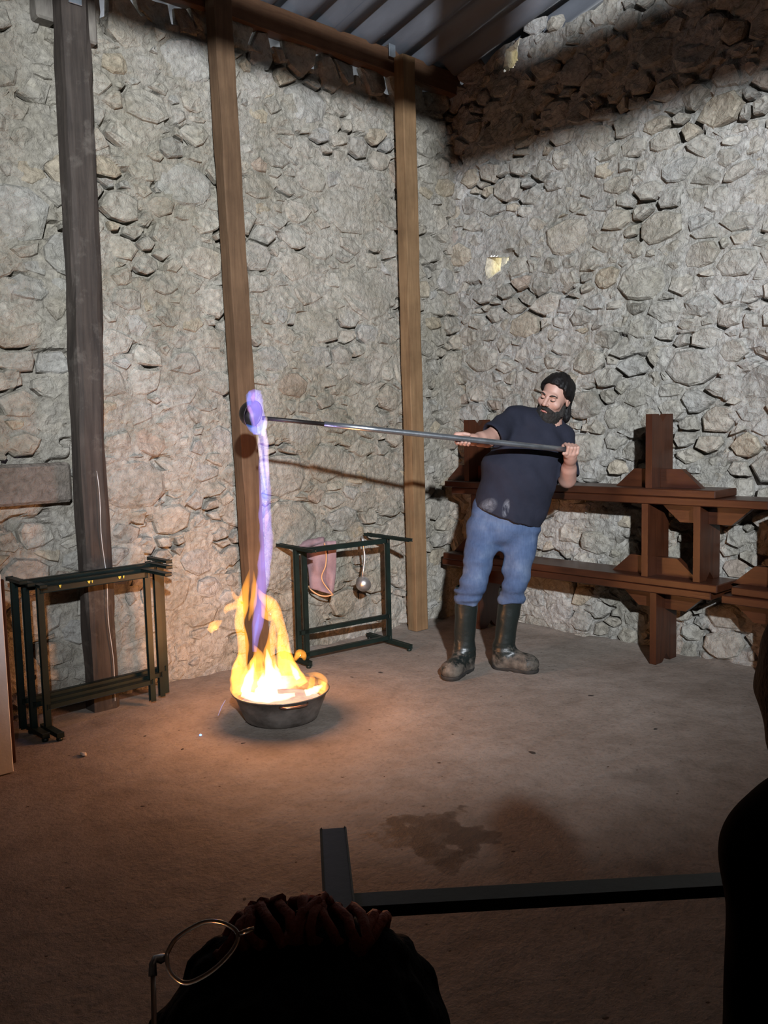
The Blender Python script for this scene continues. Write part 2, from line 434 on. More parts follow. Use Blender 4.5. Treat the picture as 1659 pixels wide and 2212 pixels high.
# ------------------------------------------------------------------ floor
def build_floor():
    xs = np.concatenate([np.linspace(-9, -4.9, 12), np.linspace(-4.8, .15, 130)]); ys = np.concatenate([np.linspace(-9, -4.9, 12), np.linspace(-4.8, .15, 130)])
    X, Y = np.meshgrid(xs, ys, indexing='ij')
    Z = .006*fbm(X*1.2, Y*1.2, .4, 4) - .004
    Z += .02*np.clip(1 - np.minimum(-X, -Y)/.10, 0, 1)*np.abs(fbm(X*5, Y*5, 0, 2))
    I = np.arange(X.size).reshape(X.shape)
    Q = np.stack([I[:-1,:-1].ravel(), I[1:,:-1].ravel(), I[1:,1:].ravel(), I[:-1,1:].ravel()], 1)
    o = mesh_obj('floor', np.stack([X.ravel(), Y.ravel(), Z.ravel()], 1), Q, floor_mat(), None, True); tag(o, kind='structure')
build_floor()

# ------------------------------------------------------------------ roof of corrugated sheets
MAT_SHEET = simple('corrugated_cement_sheet', (.12,.127,.145), (.055,.057,.066), 3.5, .45, 0, .25, 30, (1,.25,.25))
def roofz(y): return 3.875 - .2126*y
def build_roof():
    root = bpy.data.objects.new('ceiling', None); COL.objects.link(root); tag(root, kind='structure')
    per, amp = .262, .036
    rows = [(.62, -1.15), (-.98, -3.3), (-3.1, -6.2), (-6.0, -9.2)]
    for ri, (ya, yb) in enumerate(rows):
        for c in range(7):
            x1 = .52 - c*6*per; x0 = x1 - 6.35*per; lift = .008*(c % 2) + .02*(ri)
            xs = np.arange(x0, x1+.001, per/12); ys = np.linspace(ya, yb, 5)
            X, Y = np.meshgrid(xs, ys, indexing='ij')
            Z = 3.875 - .2126*Y + amp*np.cos(2*math.pi*(X-.07)/per) + lift
            I = np.arange(X.size).reshape(X.shape); n = X.size
            Q = np.stack([I[:-1,:-1].ravel(), I[1:,:-1].ravel(), I[1:,1:].ravel(), I[:-1,1:].ravel()], 1)
            Vv = np.concatenate([np.stack([X.ravel(), Y.ravel(), Z.ravel()], 1), np.stack([X.ravel(), Y.ravel(), Z.ravel()+.007], 1)])
            Q2 = np.concatenate([Q[:, ::-1], Q+n])
            e0 = I[:, 0]; Q3 = np.stack([e0[:-1], e0[1:], e0[1:]+n, e0[:-1]+n], 1)
            e1 = I[:, -1]; Q4 = np.stack([e1[:-1], e1[:-1]+n, e1[1:]+n, e1[1:]], 1)
            mesh_obj('roof_sheet', Vv, np.concatenate([Q2, Q3, Q4]), MAT_SHEET, root, True)
    return root
build_roof()

# ------------------------------------------------------------------ timber frame
def timber(name, p, q, w, d, mat, parent=None, nseg=40, rnd=.012, wob=.004, seed=0, up=None, tint=None):
    """a sawn post from p to q, w along the side axis, d along the depth axis, slightly worn and bowed"""
    p, q = np.asarray(p, float), np.asarray(q, float); ax = q-p; L = np.linalg.norm(ax); ax /= L
    up = np.array([0,1.,0]) if up is None else np.asarray(up, float)
    s = np.cross(up, ax); s /= np.linalg.norm(s); t = np.cross(ax, s)
    sec = []
    for sx, sy in ((1,1),(-1,1),(-1,-1),(1,-1)):
        for k in range(3):
            a = math.atan2(sy, sx) - math.pi/4 + k*math.pi/4
            sec.append((sx*(w/2-rnd)+rnd*math.cos(a), sy*(d/2-rnd)+rnd*math.sin(a)))
    m = len(sec); V = []
    for i in range(nseg+1):
        f = i/nseg; c = p + ax*L*f + s*wob*1.5*float(vnoise(f*3+seed, 1.5, 2)) + t*wob*float(vnoise(f*3, seed+.5, 4))
        for k, (a, b) in enumerate(sec):
            j = wob*float(vnoise(f*L*5+seed, k*1.7, 9.1))
            V.append(c + s*(a+np.sign(a)*j) + t*(b+np.sign(b)*j*.6))
    F = [[i*m+k, i*m+(k+1)%m, (i+1)*m+(k+1)%m, (i+1)*m+k] for i in range(nseg) for k in range(m)]
    F += [list(range(m))[::-1], list(range(nseg*m, (nseg+1)*m))]
    return mesh_obj(name, V, F, mat, parent)
t = thing('timber_post', (-2.90,-.11,0), 'thick dark weathered timber post behind the left stack of green frames', 'post')
timber('post_shaft', (-2.915,-.135,.0), (-2.87,-.135,3.52), .145, .13, MAT_POST_DARK, t, 50, .03, .008, 3)
MAT_DRIP = simple('white_drip', (.62,.60,.57), (.42,.40,.38), 30, .8)
pts = [(-2.900+.012*math.sin(k*.9)*.4+(k*.0018), -.206, 1.22-k*.062) for k in range(20)]
MB().tube(pts, [.0009+.0013*abs(math.sin(k*1.7)) for k in range(20)], 6).build('paint_drip', MAT_DRIP, t)['label'] = 'thin white paint drip'
MB().box((-2.878,-.209,3.50), (.032,0,0), (0,.004,0), (0,0,.075), .002).build('bracket', MAT_GALV, t)['label'] = 'bright metal bracket'
t2 = thing('timber_post', (-1.94,-.12,0), 'brown sawn timber post behind the burning stream', 'post')
timber('post_shaft', (-1.930,-.125,0), (-2.03,-.125,3.86), .115, .09, MAT_POST, t2, 50, .006, .003, 8)
t3 = thing('timber_post', (-.6,-.14,0), 'tan sawn timber post nearest the room corner', 'post')
timber('post_shaft', (-.605,-.135,0), (-.625,-.135,3.80), .115, .085, MAT_POST_TAN, t3, 50, .006, .003, 14)
MB().box((-.70,-.10,3.835), (.028,0,0), (0,.004,0), (0,0,.04), .001).box((-.70,-.075,3.873), (.028,0,0), (0,.028,0), (0,0,.003), .001).build('bracket', MAT_GALV, t3)['label'] = 'bright angle bracket'
bt = timber('eaves_beam', (-6.5,-.015,3.735), (.0,-.015,3.80), .085, .15, MAT_BEAM, None, 60, .006, .003, 21, up=(0,0,1))
tag(bt, 'long brown eaves beam under the corrugated roof above the left wall', 'beam')
MAT_CORBEL = simple('corbel_wood', (.20,.18,.15), (.11,.095,.08), 9, .85, 0, .3, 40, (4,4,1))
b = MB(); b.box((-2.97,-.05,3.50), (.05,0,0), (0,.05,0), (0,0,.13), .01)
tag(b.build('corbel_block', MAT_CORBEL), 'grey wooden block left of the dark post top', 'block')
b = MB(); b.box((-2.745,-.03,3.46), (.035,0,0), (0,.05,0), (0,0,.13), .01)
tag(b.build('corbel_block', MAT_CORBEL), 'grey wooden block right of the dark post top', 'block')
tb = timber('band_shadow_beam', (-3.6,-3.93,3.115), (-3.6,-9.05,3.115), .16, .23, MAT_BEAM, None, 30, .01, .003, 5, up=(0,0,1)); tag(tb, kind='structure')  # added out of view, cut short so its shadow bands only the right wall
tp = timber('eaves_shadow_beam', (-9.0,-3.0,3.29), (-2.74,-3.0,3.29), .16, .17, MAT_BEAM, None, 20, .01, .003, 7, up=(0,0,1)); tag(tp, kind='structure')  # unseen, added to shade the top of the left wall
tp = timber('eaves_shadow_hanger', (-2.80,-3.0,3.38), (-2.80,-3.0,4.5), .1, .1, MAT_BEAM, None, 6, .01, .002, 8); tag(tp, kind='structure')  # unseen, added to hold the free end of the left wall's shading beam
th = timber('band_shadow_hanger', (-3.6,-4.02,3.24), (-3.6,-4.02,4.72), .12, .12, MAT_BEAM, None, 6, .01, .002, 6); tag(th, kind='structure')  # added out of view to carry the end of the right wall's shading beam

# ------------------------------------------------------------------ wooden benches
def bench(base_z, y_right_leg, y_left_leg, y_r, y_l, x0, x1, flip, label, skew=0.0, detail=True):
    """one plank bench of the stack: seat board, two plank legs with a notched foot, brackets along the seat"""
    H, TH = .465, .045
    root = thing('wooden_bench', ((x0+x1)/2, (y_r+y_l)/2, base_z), label, 'bench', 'stacked wooden benches')
    zf = (lambda h: base_z + H - h) if flip else (lambda h: base_z + h)
    xm, w = (x0+x1)/2, (x1-x0)/2
    def sk(y): return skew*(y-(y_r+y_l)/2)
    zs = sorted((zf(H-TH), zf(H)))
    MB().box((xm, (y_r+y_l)/2, (zs[0]+zs[1])/2), (w,0,0), (skew*(y_l-y_r)/2, (y_l-y_r)/2, 0), (0,0,(zs[1]-zs[0])/2-.0005), .005).build('seat', MAT_BENCH_L, root)
    for yl in (y_right_leg, y_left_leg):
        o = xm + sk(yl); hw = w*.9
        prof = [(-hw,H-TH),(hw,H-TH),(hw,0),(.045,0),(0,.045),(-.045,0),(-hw,0)]
        poly = [(o+a, yl+.02, zf(h)) for a, h in prof]
        if not flip: poly = poly
        MB().prism(poly, (0,-.04,0)).build('leg', MAT_BENCH_V, root)
        # bracket planks, one on each side of the leg, with a slanted end
        for sgn in (1, -1):
            y0, y1, y2 = yl+sgn*.021, yl+sgn*.15, yl+sgn*.27
            poly = [(o-.022, y0, zf(H-TH)), (o-.022, y2, zf(H-TH)), (o-.022, y1, zf(H-TH-.105)), (o-.022, y0, zf(H-TH-.105))]
            MB().prism(poly, (.044,0,0)).build('bracket', MAT_BENCH_L, root)
    return root
bench(0, -1.77, -.44, -2.12, -.12, -.335, -.075, False, 'dark varnished bench standing on the floor behind the man')
bench(.4655, -1.72, -.42, -2.16, -.14, -.345, -.085, True, 'upside-down bench whose seat lies on the floor bench')
bench(.511, -2.03, -.66, -2.42, -.22, -.335, -.075, False, 'upright bench raised on the lower pair of benches')
bench(.9765, -1.74, -.36, -2.14, -.16, -.34, -.08, True, 'topmost upside-down bench with a notched leg pointing up')
bench(0, -3.6, -2.47, -4.1, -2.19, -.36, -.10, False, 'lower bench cut off by the right picture edge')
bench(.4655, -3.55, -2.46, -4.0, -2.23, -.33, -.07, True, 'inverted bench at the right edge with its bracket upward')

# ------------------------------------------------------------------ green steel table frames
def frame(pl, pr, z, label, barL, barR, legsL, legsR, feet=(1,1), low=(.11,.0), s=.023, cat='table frame', group='green steel table frames', lowrail=True, name='table_frame', dirv=None, rh=1.3):
    """T-foot table frame: pl, pr = plan positions of the two ends; bar = (back, front) reach of the end bars"""
    pl, pr = np.array([*pl, 0.]), np.array([*pr, 0.]); d = (pr-pl)/np.linalg.norm(pr-pl)
    n = np.array([d[1], -d[0], 0]) if dirv is None else np.array(dirv, float)       # towards the room
    root = thing(name, (pl+pr)/2, label, cat, group)
    Z = np.array([0,0,1.])
    MB().bar(pl+Z*(z-s*.8), pr+Z*(z-s*.8), s, s*rh).build('top_rail', MAT_GREEN, root)
    for p, (a, b) in ((pl, barL), (pr, barR)):
        MB().bar(p-n*a+Z*(z+.004), p+n*b+Z*(z+.004), s*1.25, s*.62).build('end_bar', MAT_GREEN, root)
    for p, offs, ft in ((pl, legsL, feet[0]), (pr, legsR, feet[1])):
        for o in offs:
            MB().bar(p+d*o[0]+n*o[1]+Z*.03, p+d*o[0]+n*o[1]+Z*(z-.006), s, s, up=d).build('leg', MAT_GREEN, root)
        if ft:
            a, b = ft if isinstance(ft, tuple) else (.2,.2)
            f = MB().bar(p-n*a+Z*.028, p+n*b+Z*.028, s*1.2, s*.9).build('foot', MAT_GREEN, root)
            for e in (-a+.015, b-.015):
                MB().lathe(p+n*e, [(0,0),(.014,0),(.016,.008),(.012,.016),(0,.016)], 12).build('foot_pad', MAT_GREEN, f)
    if lowrail:
        for h in low:
            if h is not None:
                MB().bar(pl+Z*h, pr+Z*h, s, s*1.1).build('lower_rail', MAT_GREEN, root)
    return root
frame((-1.715,-.235), (-1.035,-.30), .70, 'dark green frame with a glove and ladle hanging', (.2,.2), (.23,.24), ((0,-.0),(.055,0)), ((0,0),), ((.2,.12),(.23,.22)), (.05,.19))
frame((-3.345,-.237), (-2.595,-.225), .735, 'rear frame of the green stack at the left wall', (.05,.12), (.10,.10), ((0,0),), ((0,0),), (None,None), (.16,None))
frame((-3.31,-.278), (-2.64,-.266), .72, 'middle frame of the green stack at the left wall', (.06,.08), (.08,.14), ((0,0),), ((0,0),), ((.05,.14),None), (.145,None))
fr3 = frame((-3.26,-.319), (-2.715,-.307), .705, 'front frame of the green stack with yellow paint marks', (.05,.05), (.06,.22), ((0,0),), ((0,0),), ((.05,.14),None), (.13,None))
MAT_YEL = simple('yellow_paint', (.62,.50,.06), (.5,.4,.05), 30, .6)
for k, (f, w) in enumerate(((.17,.006),(.43,.008),(.46,.004),(.72,.008),(.76,.004))):
    c = np.array([-3.26,-.319,0])*(1-f)+np.array([-2.715,-.307,0])*f
    MB().prism([c+np.array([-w,-.0152,.700]), c+np.array([w,-.0152,.700]), c+np.array([w*.3,-.0152,.686]), c+np.array([-w*.4,-.0152,.688])], (0,-.0012,0)).build('paint_mark', MAT_YEL, fr3)
frame((-4.006,-3.374), (-3.193,-4.039), .732, 'green frame in the near foreground behind the black-haired head', (.165,.14), (.2,.15), ((0,0),), ((0,0),), ((.16,.15),(.2,.15)), (.12,None), .030, dirv=(-.607,-.795,0), rh=.6)

# ------------------------------------------------------------------ boards at the left edge
MAT_WHITE = simple('white_painted_board', (.80,.80,.82), (.68,.68,.70), 6, .5)
tag(MB().box((-3.93,-.655,.42), (.385,0,0), (0,.018,0), (0,0,.42), .003).build('white_board', MAT_WHITE), 'white painted board at the left picture edge', 'board')
tag(MB().box((-3.80,-.58,.40), (.30,.02,0), (-.001,.015,0), (0,0,.40), .003).build('brown_board', MAT_BENCH_V), 'dark brown board behind the white board', 'board')

# ------------------------------------------------------------------ fire basin
BC = np.array([-2.364, -.946, 0.0])
MAT_BASIN = simple('sooty_basin_steel', (.34,.30,.27), (.09,.075,.065), 7, .42, .7, .1, 50, (1,1,1.6))
bs = thing('fire_basin', BC, 'wide sooty metal basin holding the fire on the floor', 'basin')
MB().lathe(BC, [(0,.004),(.165,.004),(.176,.010),(.185,.030),(.208,.090),(.228,.138),(.236,.1395),(.238,.143),(.235,.146),(.227,.1435),(.205,.092),(.182,.034),(.170,.015),(0,.012)], 64).build('bowl', MAT_BASIN, bs, True)
hd = np.array([-.35,-.94,0]); hd /= np.linalg.norm(hd); hs = np.array([-hd[1], hd[0], 0])
pts = []
for k in range(13):
    a = -1+2*k/12; ang = a*.30
    dd = hd*math.cos(ang)+hs*math.sin(ang)
    pts.append(BC + dd*(.228+.020*(1-abs(a)**6)) + np.array([0,0,.127]))
MB().tube(pts, .005, 10).build('handle', simple('copper_handle', (.55,.30,.2), (.4,.2,.13), 20, .3, .9), bs, True)['label'] = 'curved shiny side handle'

def emis(name, c1, c2, strength, scale=8):
    m, nt, b = newmat(name); nt.nodes.remove(b); out = [n for n in nt.nodes if n.type == 'OUTPUT_MATERIAL'][0]
    e = N(nt, 'ShaderNodeEmission'); e.inputs[1].default_value = strength
    nt.links.new(ramp(nt, noise(nt, coords(nt), scale, 4), [(.4, c1), (.6, c2)]), e.inputs[0]); nt.links.new(e.outputs[0], out.inputs[0]); return m
def volmat(name, color, strength):
    m, nt, b = newmat(name); nt.nodes.remove(b); out = [n for n in nt.nodes if n.type == 'OUTPUT_MATERIAL'][0]
    e = N(nt, 'ShaderNodeEmission'); e.inputs[0].default_value = (*color, 1); e.inputs[1].default_value = strength
    nt.links.new(e.outputs[0], out.inputs['Volume']); return m
V_OUT = volmat('flame_orange', (1.0,.36,.04), 38)
V_MID = volmat('flame_yellow', (1.0,.50,.09), 32)
V_HOT = volmat('flame_white', (1.0,.74,.34), 110)
V_VIO = volmat('flame_violet', (.36,.28,1.0), 16)
V_BLU = volmat('flame_blue', (.10,.30,1.0), 24)
V_PNK = volmat('flame_pink', (1.0,.42,.55), 20)
V_STR = volmat('stream_glow', (1.0,.78,.62), 30)
fire = thing('fire', BC+np.array([0,0,.10]), 'orange and white flames rising from the basin', 'fire')
tag(MB().lathe(BC+np.array([0,0,.085]), [(0,.0),(.198,.0),(.198,-.004),(0,-.004)], 48).build('burning_liquid', emis('burning_liquid', (.9,.45,.35), (1.0,.75,.5), 1.0), fire), None)
def catmull(P, n):
    P = np.asarray(P, float); P = np.vstack([2*P[0]-P[1], P, 2*P[-1]-P[-2]]); out = []
    m = len(P)-3
    for t in np.linspace(0, m-1e-6, n):
        i = int(t); f = t-i; a, b, c, d = P[i:i+4]
        out.append(.5*((2*b)+(-a+c)*f+(2*a-5*b+4*c-d)*f*f+(-a+3*b-3*c+d)*f**3))
    return np.array(out)
def tongue(path, widths, mat, parent, depth=4.18, dd=0.0, name='flame', seed=0, n=26, flat=.75):
    """path in photo-measured points at a given distance, widths in cm"""
    P = np.array([dep(x, y, depth+dd) for x, y in path])
    C = catmull(P, n); w = np.interp(np.linspace(0, 1, n), np.linspace(0, 1, len(widths)), widths)*.0112
    tg = np.gradient(C, axis=0); tg /= np.linalg.norm(tg, axis=1)[:,None]
    V = []; m = 12
    for i in range(n):
        e2 = CF - tg[i]*(CF@tg[i]); e2 /= np.linalg.norm(e2); e1 = np.cross(tg[i], e2)
        for k in range(m):
            a = 2*math.pi*k/m
            r = w[i]*(1+.28*float(vnoise(i*.35+seed*3.1, math.cos(a)*1.3+seed, math.sin(a)*1.3+5)))
            V.append(C[i]+r*(math.cos(a)*e1+math.sin(a)*flat*e2))
    F = [[i*m+k, i*m+(k+1)%m, (i+1)*m+(k+1)%m, (i+1)*m+k] for i in range(n-1) for k in range(m)] + [list(range(m))[::-1], list(range((n-1)*m, n*m))]
    V = np.array(V); vol = sum(float(np.dot(V[f[0]]-C[0], np.cross(V[f[1]]-C[0], V[f[2]]-C[0])) + np.dot(V[f[0]]-C[0], np.cross(V[f[2]]-C[0], V[f[3]]-C[0]))) for f in F[:-2])
    if vol < 0: F = [f[::-1] for f in F]
    return mesh_obj(name, V, F, mat, parent, True)
def zp(L): return [(400+x/2.6975, 800+y/2.6975) for x, y in L]
TN = [  # outer tongues
 ([(345,1880),(315,1760),(335,1650),(335,1560),(318,1470),(335,1370),(352,1270),(375,1160)], (4.5,4.0,2.3,2.4,2.2,2.6,1.8,.15), V_OUT, .04),
 ([(345,1420),(320,1350),(290,1370),(245,1390),(232,1420)], (.4,1.4,1.6,1.7,.3), V_OUT, .03),
 ([(330,1330),(290,1320),(262,1255)], (1.2,1.1,.1), V_OUT, .02),
 ([(372,1460),(395,1360),(405,1250),(398,1165)], (.3,1.7,1.3,.1), V_OUT, -.03),
 ([(610,1800),(575,1640),(565,1540),(540,1440),(505,1370),(450,1320),(424,1270)], (4.2,3.0,2.6,2.3,3.2,1.9,.1), V_OUT, -.04),
 ([(530,1400),(500,1440),(470,1420),(445,1350)], (.4,1.6,2.0,.3), V_OUT, -.05),
 ([(520,1820),(490,1660),(505,1560),(520,1450),(515,1410)], (3.0,2.6,2.0,1.4,.2), V_OUT, 0),
 ([(580,1760),(560,1640),(545,1560),(560,1480)], (2.6,2.3,1.4,.1), V_OUT, .06),
 ([(660,1830),(630,1740),(600,1660),(602,1590)], (3.4,2.7,1.7,.1), V_OUT, -.02),
 ([(430,1860),(415,1740),(425,1660),(400,1600)], (4.0,3.6,2.4,.2), V_OUT, .05),
 ([(300,1880),(290,1800),(305,1720),(320,1640)], (2.5,2.4,2.0,.1), V_OUT, -.06),
 ([(325,1700),(316,1650),(322,1610)], (.9,.8,.1), V_OUT, -.05),
 ([(800,1860),(810,1810),(770,1775),(700,1765)], (1.8,1.6,1.3,.2), V_OUT, .05),
 ([(730,1860),(740,1800),(720,1770)], (1.7,1.4,.2), V_OUT, .08),
 # yellow
 ([(345,1880),(360,1790),(395,1710),(405,1650)], (2.8,2.6,1.6,.1), V_MID, -.05),
 ([(400,1880),(385,1790),(400,1720)], (3.2,3.0,.4), V_MID, -.08),
 ([(560,1850),(545,1760),(530,1690),(540,1640)], (3.0,2.4,1.2,.1), V_MID, -.03),
 ([(690,1830),(655,1770),(615,1700),(600,1640)], (2.6,2.2,1.3,.1), V_MID, 0),
 ([(590,1830),(580,1750),(590,1690)], (1.6,1.2,.1), V_MID, .03),
 ([(780,1880),(800,1840),(775,1800)], (2.2,2.0,.4), V_MID, -.02),
 ([(450,1840),(455,1760),(440,1690)], (1.6,1.3,.1), V_MID, .06),
 # hot core
 ([(345,1880),(365,1820),(385,1760),(400,1700)], (2.0,2.2,1.4,.2), V_HOT, -.06),
 ([(495,1900),(500,1820),(488,1720),(475,1620)], (3.2,3.0,1.9,.15), V_HOT, -.10),
 ([(440,1890),(450,1820),(455,1760)], (2.6,2.2,.3), V_HOT, -.06),
 ([(545,1820),(535,1760),(525,1710)], (1.6,1.5,.2), V_HOT, -.02),
 ([(660,1800),(640,1760),(612,1705)], (1.1,1.4,.2), V_HOT, 0),
 ([(330,1880),(430,1905),(540,1905),(640,1890)], (1.6,2.0,1.9,.8), V_HOT, -.12),
 ([(700,1880),(760,1860),(800,1835)], (1.4,1.6,.5), V_HOT, -.03),
 # loose licks
 ([(138,1520),(165,1490),(190,1475),(215,1455)], (1.4,2.1,1.7,.3), V_OUT, .02),
 ([(150,1530),(175,1500),(200,1510)], (.5,1.1,.4), V_OUT, .0),
 ([(640,1690),(665,1650),(690,1665),(695,1690)], (.5,2.0,1.7,.4), V_OUT, -.02),
 ([(640,1690),(655,1660),(675,1640)], (.6,1.3,.4), V_OUT, -.03),
]
for k, (pth, wd, mt, d2) in enumerate(TN): tongue(zp(pth), wd, mt, fire, 4.18, d2, seed=k)
lamp('fire_glow_low', 'POINT', BC+np.array([0,0,.30]), 24, (1.0,.40,.13), shadow_soft_size=.11).parent = None
lamp('fire_glow_high', 'POINT', BC+np.array([.02,0,.62]), 13, (1.0,.42,.15), shadow_soft_size=.10)
# burning stream poured from the long ladle
st = thing('burning_stream', dep(556, 1300, 4.15), 'violet burning stream falling from the ladle into the basin', 'stream')
tongue(zp([(448,350),(458,480),(464,640),(466,800),(470,950),(466,1080),(456,1200),(440,1330),(420,1480),(405,1640)]), (2.0,2.4,2.5,2.6,2.9,2.9,2.8,2.5,2.6,1.0), V_VIO, st, 4.15, 0, 'stream', 5, 60)
tongue(zp([(415,365),(428,420),(440,500),(452,600),(470,720)]), (.5,.8,.9,.7,.2), V_STR, st, 4.13, 0, 'bright_streak', 15, 30)
tongue(zp([(462,360),(474,470),(478,580),(482,700)]), (.9,1.1,.9,.2), V_STR, st, 4.13, 0, 'bright_streak', 25, 30)
tongue(zp([(450,540),(458,620),(462,720),(462,840)]), (.4,1.2,1.3,.3), V_BLU, st, 4.12, 0, 'blue_streak', 35, 30)
tongue(zp([(470,760),(475,850),(468,960)]), (.3,1.0,.3), V_PNK, st, 4.12, 0, 'pink_streak', 45, 20)
tongue(zp([(430,1420),(415,1500),(402,1590)]), (.4,.9,.3), V_BLU, st, 4.12, 0, 'blue_streak', 55, 20)
lamp('stream_glow', 'POINT', dep(562, 1000, 4.10), 3.0, (.55,.45,1.0), shadow_soft_size=.05)
# the long-handled ladle
lc = dep(541, 893, 4.15)
CRh = np.array([CR[0], CR[1], 0]); CRh /= np.linalg.norm(CRh); CFh = np.array([CF[0], CF[1], 0]); CFh /= np.linalg.norm(CFh)
MAN_D = 4.85
hL, hR = dep(1238, 973, 4.62), dep(1000, 949, 4.475)
ladle = thing('pouring_ladle', lc, 'long-handled metal ladle held out by the man', 'ladle')
axb = CRh*.80 - np.array([0,0,1])*.25 - CFh*.50; axb /= np.linalg.norm(axb)
prof = []
for k in range(9):
    a = math.pi/2*k/8; prof.append((.064*math.sin(a), -.064*math.cos(a)+.0))
prof += [(.067,.004),(.064,.008),(.058,.002)] + [(.058*math.cos(a), -.058*math.sin(a)) for a in np.linspace(.1, math.pi/2, 7)]
MAT_SOOT = simple('sooted_iron', (.035,.028,.026), (.015,.012,.012), 12, .5, .6)
MB().lathe(lc+axb*.012, prof, 32, axb).build('ladle_bowl', MAT_SOOT, ladle, True)
dirp = (hL-lc)/np.linalg.norm(hL-lc)
pm = dep(700, 916, 4.15+(4.62-4.15)*(700-541)/(1238-541)); p0 = dep(566, 903, 4.166)
MB().tube([p0, (p0+pm)/2, pm], .0105, 14).build('ladle_rod', MAT_SOOT, ladle, True)['label'] = 'sooty thin rod'
pend = pm + (hL-pm)*1.02
MB().tube(np.linspace(pm, pend, 6), .0150, 18).build('handle_pipe', MAT_STEEL, ladle, True)['label'] = 'grey steel pipe handle'
lf = thing('ladle_flame', lc+np.array([0,0,.04]), 'violet and blue flame burning in the raised ladle', 'flame')
def z4(L): return [(480+x/5.925, 820+y/5.925) for x, y in L]
tongue(z4([(480,700),(470,560),(440,420),(420,300),(430,190),(440,130)]), (2.6,3.6,3.4,3.6,3.6,1.6), V_VIO, lf, 4.08, 0, 'flame', 3)
tongue(z4([(350,330),(335,250),(345,190),(352,145)]), (.8,1.2,1.2,.3), V_BLU, lf, 4.07, 0, 'blue_flame', 4)
tongue(z4([(310,575),(380,630),(470,650),(530,600),(545,510)]), (.4,1.5,1.9,1.6,.4), V_BLU, lf, 4.06, 0, 'blue_flame', 6)
tongue(z4([(410,590),(380,450),(345,370),(330,320)]), (.4,.7,1.0,.3), V_PNK, lf, 4.06, 0, 'pink_flame', 7)
tongue(z4([(400,290),(395,230),(410,160)]), (.4,1.0,.3), V_PNK, lf, 4.06, 0, 'pink_flame', 9)
tongue(z4([(520,720),(545,610),(560,500),(575,470)]), (1.0,1.0,.8,.2), V_STR, lf, 4.07, 0, 'pale_flame', 11)

# ------------------------------------------------------------------ hanging glove and small ladle on the green frame
MAT_GLOVE = simple('mauve_suede', (.30,.20,.21), (.20,.125,.13), 10, .95, 0, .5, 90, spec=.1)
MAT_PIPING = simple('orange_piping', (.62,.33,.16), (.5,.25,.11), 20, .8)
def build_glove():
    D = 5.36
    root = thing('welding_glove', dep(690, 1190, D), 'mauve suede welding glove with orange piping over the green rail', 'glove')
    def q(zx, zy, d=0): return dep(580+zx/4.74, 1120+zy/4.74, D+d)
    # gauntlet cuff: a flattened tube hanging in front of the rail, front sheet with a lapped edge
    def sheet(name, left, right, nrow, bulge, d0, wav, mat):
        L, R_ = catmull(left, nrow), catmull(right, nrow); ncol = 16; V = []
        for i in range(nrow):
            for k in range(ncol):
                f = k/(ncol-1); zx, zy = L[i]*(1-f)+R_[i]*f
                b = -bulge*math.sin(math.pi*f)*(.4+.6*i/nrow) + wav*float(vnoise(zx*.012, zy*.008, 3))
                V.append(q(zx, zy, d0+b))
        n = len(V); V2 = [np.array(p)+CFh*.012 for p in V]
        F = [[i*ncol+k, i*ncol+k+1, (i+1)*ncol+k+1, (i+1)*ncol+k] for i in range(nrow-1) for k in range(ncol-1)]
        F += [[a+n for a in f[::-1]] for f in F]
        bd = [k for k in range(ncol)] + [i*ncol+ncol-1 for i in range(1, nrow)] + [(nrow-1)*ncol+k for k in range(ncol-2, -1, -1)] + [i*ncol for i in range(nrow-2, 0, -1)]
        F += [[bd[i], bd[i]+n, bd[(i+1)%len(bd)]+n, bd[(i+1)%len(bd)]] for i in range(len(bd))]
        return mesh_obj(name, V+V2, F, mat, root, True)
    sheet('cuff', [(345,330),(375,420),(405,520),(415,640),(420,715)], [(590,235),(600,420),(590,560),(600,690),(660,780)], 18, .05, -.03, .03, MAT_GLOVE)
    sheet('cuff_back', [(585,235),(590,400),(560,560),(560,640),(640,765)], [(692,230),(695,400),(690,560),(675,690),(664,770)], 18, .03, -.01, .025, MAT_GLOVE)
    e = catmull([(412,690),(440,735),(520,785),(600,795),(664,778)], 24)
    MB().tube([q(x, y, -.055+.012*abs(i-12)/12) for i, (x, y) in enumerate(e)], .0048, 8).build('piping', MAT_PIPING, root, True)['label'] = 'orange edge piping'
    e = catmull([(572,250),(590,350),(585,480),(545,590),(570,670),(655,775)], 28)
    MB().tube([q(x, y, -.058) for i, (x, y) in enumerate(e)], .004, 8).build('piping', MAT_PIPING, root, True)['label'] = 'orange edge piping'
    # the hand of the glove folded over the rail
    P = catmull([(300,285),(350,255),(420,240),(490,225),(560,205),(575,215)], 22)
    b = MB(); V = []
    for i, (x, y) in enumerate(P):
        c = q(x, y+15, .03); r = .030*math.sin(math.pi*(i+2)/25)**.5
        for k in range(14):
            a = 2*math.pi*k/14; rr = r*(1+.3*float(vnoise(i*.5, math.cos(a)*1.5, math.sin(a)*1.5)))
            V.append(c + rr*(1.5*math.cos(a)*CFh + math.sin(a)*np.array([0,0,1])*.85))
    F = [[i*14+k, i*14+(k+1)%14, (i+1)*14+(k+1)%14, (i+1)*14+k] for i in range(21) for k in range(14)] + [list(range(14))[::-1], list(range(21*14, 22*14))]
    mesh_obj('glove_hand', V, F, MAT_GLOVE, root, True)
build_glove()
MAT_ALU = simple('brushed_aluminium', (.62,.60,.58), (.45,.43,.42), 25, .35, .9, .1, 120)
